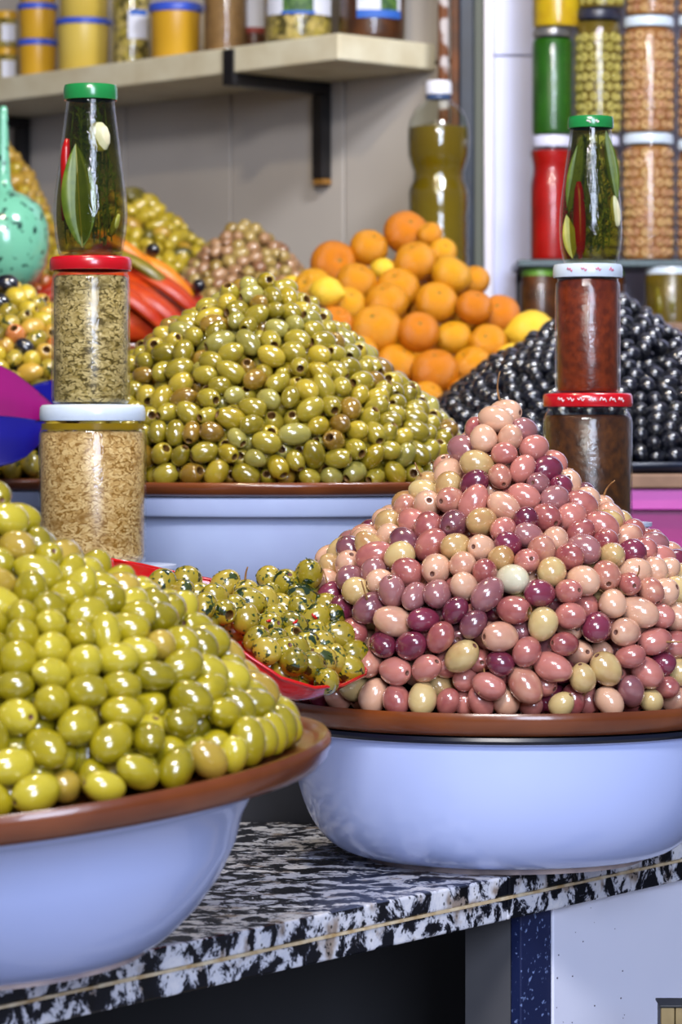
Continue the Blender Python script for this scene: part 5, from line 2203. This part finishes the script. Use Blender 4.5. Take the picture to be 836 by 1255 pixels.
def strip_mesh(L_, Wd, T_, bend, m, name='pepper_strip'):
    n = 12
    vs, fs = [], []
    ring = 8
    for i in range(n + 1):
        t = i / n
        w2 = Wd * .5 * math.sin(PI * min(max(t, .02), .98)) ** .45
        x = L_ * (t - .5)
        z = -bend * (2 * t - 1) ** 2 * L_
        for k in range(ring):
            a = 2 * PI * k / ring
            vs.append((x, w2 * math.cos(a), z + T_ * .5 * math.sin(a) - .15 * w2 * math.cos(a) ** 2))
    for i in range(n):
        for k in range(ring):
            a, b = i * ring + k, i * ring + (k + 1) % ring
            fs.append((a, b, b + ring, a + ring))
    fs.append(tuple(reversed(range(ring))))
    fs.append(tuple(range(n * ring, n * ring + ring)))
    return mesh_from(name, vs, fs, m)


sm_ = {'r': strip_mesh(.11, .030, .010, .12, M['pepper_red']), 'o': strip_mesh(.09, .022, .011, .10, M['pepper_orange']), 'g': strip_mesh(.10, .020, .010, .10, M['pepper_green'])}
PG = 'pepper strips lying on the red pepper mound'


def on_cone(x, y, lift=.006):
    """point on the pepper mound under pixel (x,y)"""
    best = None
    for th in np.linspace(-PI, 0, 60):
        for q in range(len(rpp) - 1):
            for t in (0, .25, .5, .75):
                a = rpp[q][0] + (rpp[q + 1][0] - rpp[q][0]) * t
                z = rpp[q][1] + (rpp[q + 1][1] - rpp[q][1]) * t
                p_ = Vector((RPC[0] + a * math.cos(th), RPC[1] + a * math.sin(th), z))
                u = PX + p_.x / p_.y * F
                v = PY - (p_.z - CZ) / p_.y * F
                d_ = (u - x) ** 2 + (v - y) ** 2
                if best is None or d_ < best[0]:
                    best = (d_, p_, th)
    return best[1], best[2]


for (x, y, k, ang, lab) in ((205, 330, 'o', .0, 'bright orange pepper strip along the upper right edge of the pepper mound'),
                            (182, 335, 'g', .0, 'olive green pepper strip lying across the red pepper mound'),
                            (215, 358, 'r', .0, 'red pepper strip low on the right of the pepper mound'),
                            (228, 348, 'r', .12, 'red pepper strip beside the orange strip on the pepper mound'),
                            (168, 372, 'r', .0, 'red pepper strip just right of the red-lidded jar'),
                            (190, 370, 'r', -.1, 'red pepper strip under the green strip on the mound'),
                            (160, 310, 'o', .1, 'orange pepper strip emerging behind the red-lidded jar'),
                            (50, 360, 'r', PI - 1.4, 'red pepper strip left of the jars below the turquoise flask'),
                            (35, 375, 'r', PI - 1.2, 'red pepper strip at far left below the turquoise flask')):
    p_, th = on_cone(x, y)
    o = add('pepper_strip', sm_[k], None, tuple(p_ + Vector((0, -.004, .004))), (math.radians(38), math.radians(36 if x > 100 else -30), ang if x > 100 else 0), lab, 'pepper', PG)
for (x, y) in ((187, 307), (243, 351)):
    p_, th = on_cone(x, y)
    o = add('olive', olive_mesh(SK['black'], .0112, .0088, 'plain', seg=14), None, tuple(at(x, y, p_.y - .012)), (1.2, .4, .3),
            'single black olive on the orange strip near the green strip' if x < 200 else 'single black olive at the lower right tip of the pepper mound', 'olive')
rr = random.Random(31)
ck = olive_mesh(SK['orangey'], .011, .0088, 'hole', seg=12)
for k in range(16):
    x, y = rr.uniform(22, 58), rr.uniform(345, 400)
    p_, th = on_cone(x, y)
    o = add('pickled_chunk', ck, None, tuple(p_ + Vector((0, -.006, .003))), (rr.uniform(0, 3), rr.uniform(0, 3), rr.uniform(0, 3)),
            'orange-red pickled chunk in the clump between the flask and the jars', 'pickle', 'orange-red pickled chunks left of the jars')

# =================================================================== BLUE AND MAGENTA SCOOPS
def scoop_shape(name, top, bot, Yc, bulge, m, label, group, handle):
    """open pan whose mouth outline is given by an upper and a lower edge line"""
    n = len(top)
    k_ = 10
    vo_, vi_ = [], []
    c0 = sum((at(x, y, Yc) for x, y in top + bot), Vector()) / (2 * n)
    for i in range(n):
        a = at(top[i][0], top[i][1], Yc + .03)
        b = at(bot[i][0], bot[i][1], Yc - .03)
        for k in range(k_ + 1):
            t = k / k_
            p_ = a.lerp(b, t)
            dpt = bulge * math.sin(PI * t) * math.sin(PI * (.12 + .84 * i / (n - 1))) ** .6
            q = p_ + Vector((0, -dpt * .75, -dpt * .45))
            vo_.append(tuple(q - c0))
            vi_.append(tuple(q + Vector((0, .0022, .0012)) - c0))
    w2 = k_ + 1
    off = len(vo_)
    fs = []
    for i in range(n - 1):
        for k in range(k_):
            a, b, c, d = i * w2 + k, i * w2 + k + 1, (i + 1) * w2 + k + 1, (i + 1) * w2 + k
            fs += [(a, b, c, d), (off + d, off + c, off + b, off + a)]
        for k in (0, k_):
            a, d = i * w2 + k, (i + 1) * w2 + k
            fs.append((a, d, off + d, off + a))
    for i in (0, n - 1):
        for k in range(k_):
            a, b = i * w2 + k, i * w2 + k + 1
            fs.append((a, b, off + b, off + a))
    e = empty(name, tuple(c0), label, 'scoop', group)
    me = mesh_from('pan', vo_ + vi_, fs, m)
    bmx = bmesh.new()
    bmx.from_mesh(me)
    bmesh.ops.recalc_face_normals(bmx, faces=bmx.faces)
    bmx.to_mesh(me)
    bmx.free()
    add('pan', me, e)
    add('handle', tube_mesh('handle', [Vector(p_) - c0 for p_ in handle], [.008, .009, .009, .007], m, 10), e)
    return e


SC = 'plastic scoops stuck in the mixed olives'
scoop_shape('plastic_scoop', [(-70, 440), (-35, 440), (0, 449), (18, 458), (36, 472), (50, 484), (64, 496)], [(-70, 520), (-35, 524), (0, 526), (18, 524), (36, 520), (50, 514), (64, 500)], 3.14, .012,
            M['scoop_mag'], 'magenta plastic scoop resting above the blue one at the left edge', SC, [at(-70, 480, 3.14), at(-100, 475, 3.15), at(-130, 465, 3.16), at(-160, 455, 3.17)])
scoop_shape('plastic_scoop', [(-70, 505), (-35, 507), (0, 511), (16, 512), (32, 514), (45, 516), (56, 518)], [(-70, 560), (-35, 566), (0, 572), (16, 568), (32, 560), (45, 548), (58, 530)], 3.08, .018,
            M['scoop_blue'], 'deep blue plastic scoop lowest at the left edge beside the white-lidded jar', SC, [at(-70, 530, 3.08), at(-100, 528, 3.08), at(-130, 525, 3.08), at(-160, 520, 3.08)])
scoop_shape('plastic_scoop', [(28, 478), (38, 474), (50, 470), (62, 467), (74, 466), (84, 468), (92, 474)], [(28, 494), (38, 500), (50, 506), (62, 508), (74, 506), (84, 500), (92, 488)], 3.22, .012,
            M['scoop_blue'], 'blue plastic scoop tip between the magenta scoop and the red-lidded jar', SC, [at(28, 486, 3.22), at(16, 490, 3.22), at(6, 494, 3.22), at(-6, 498, 3.22)])
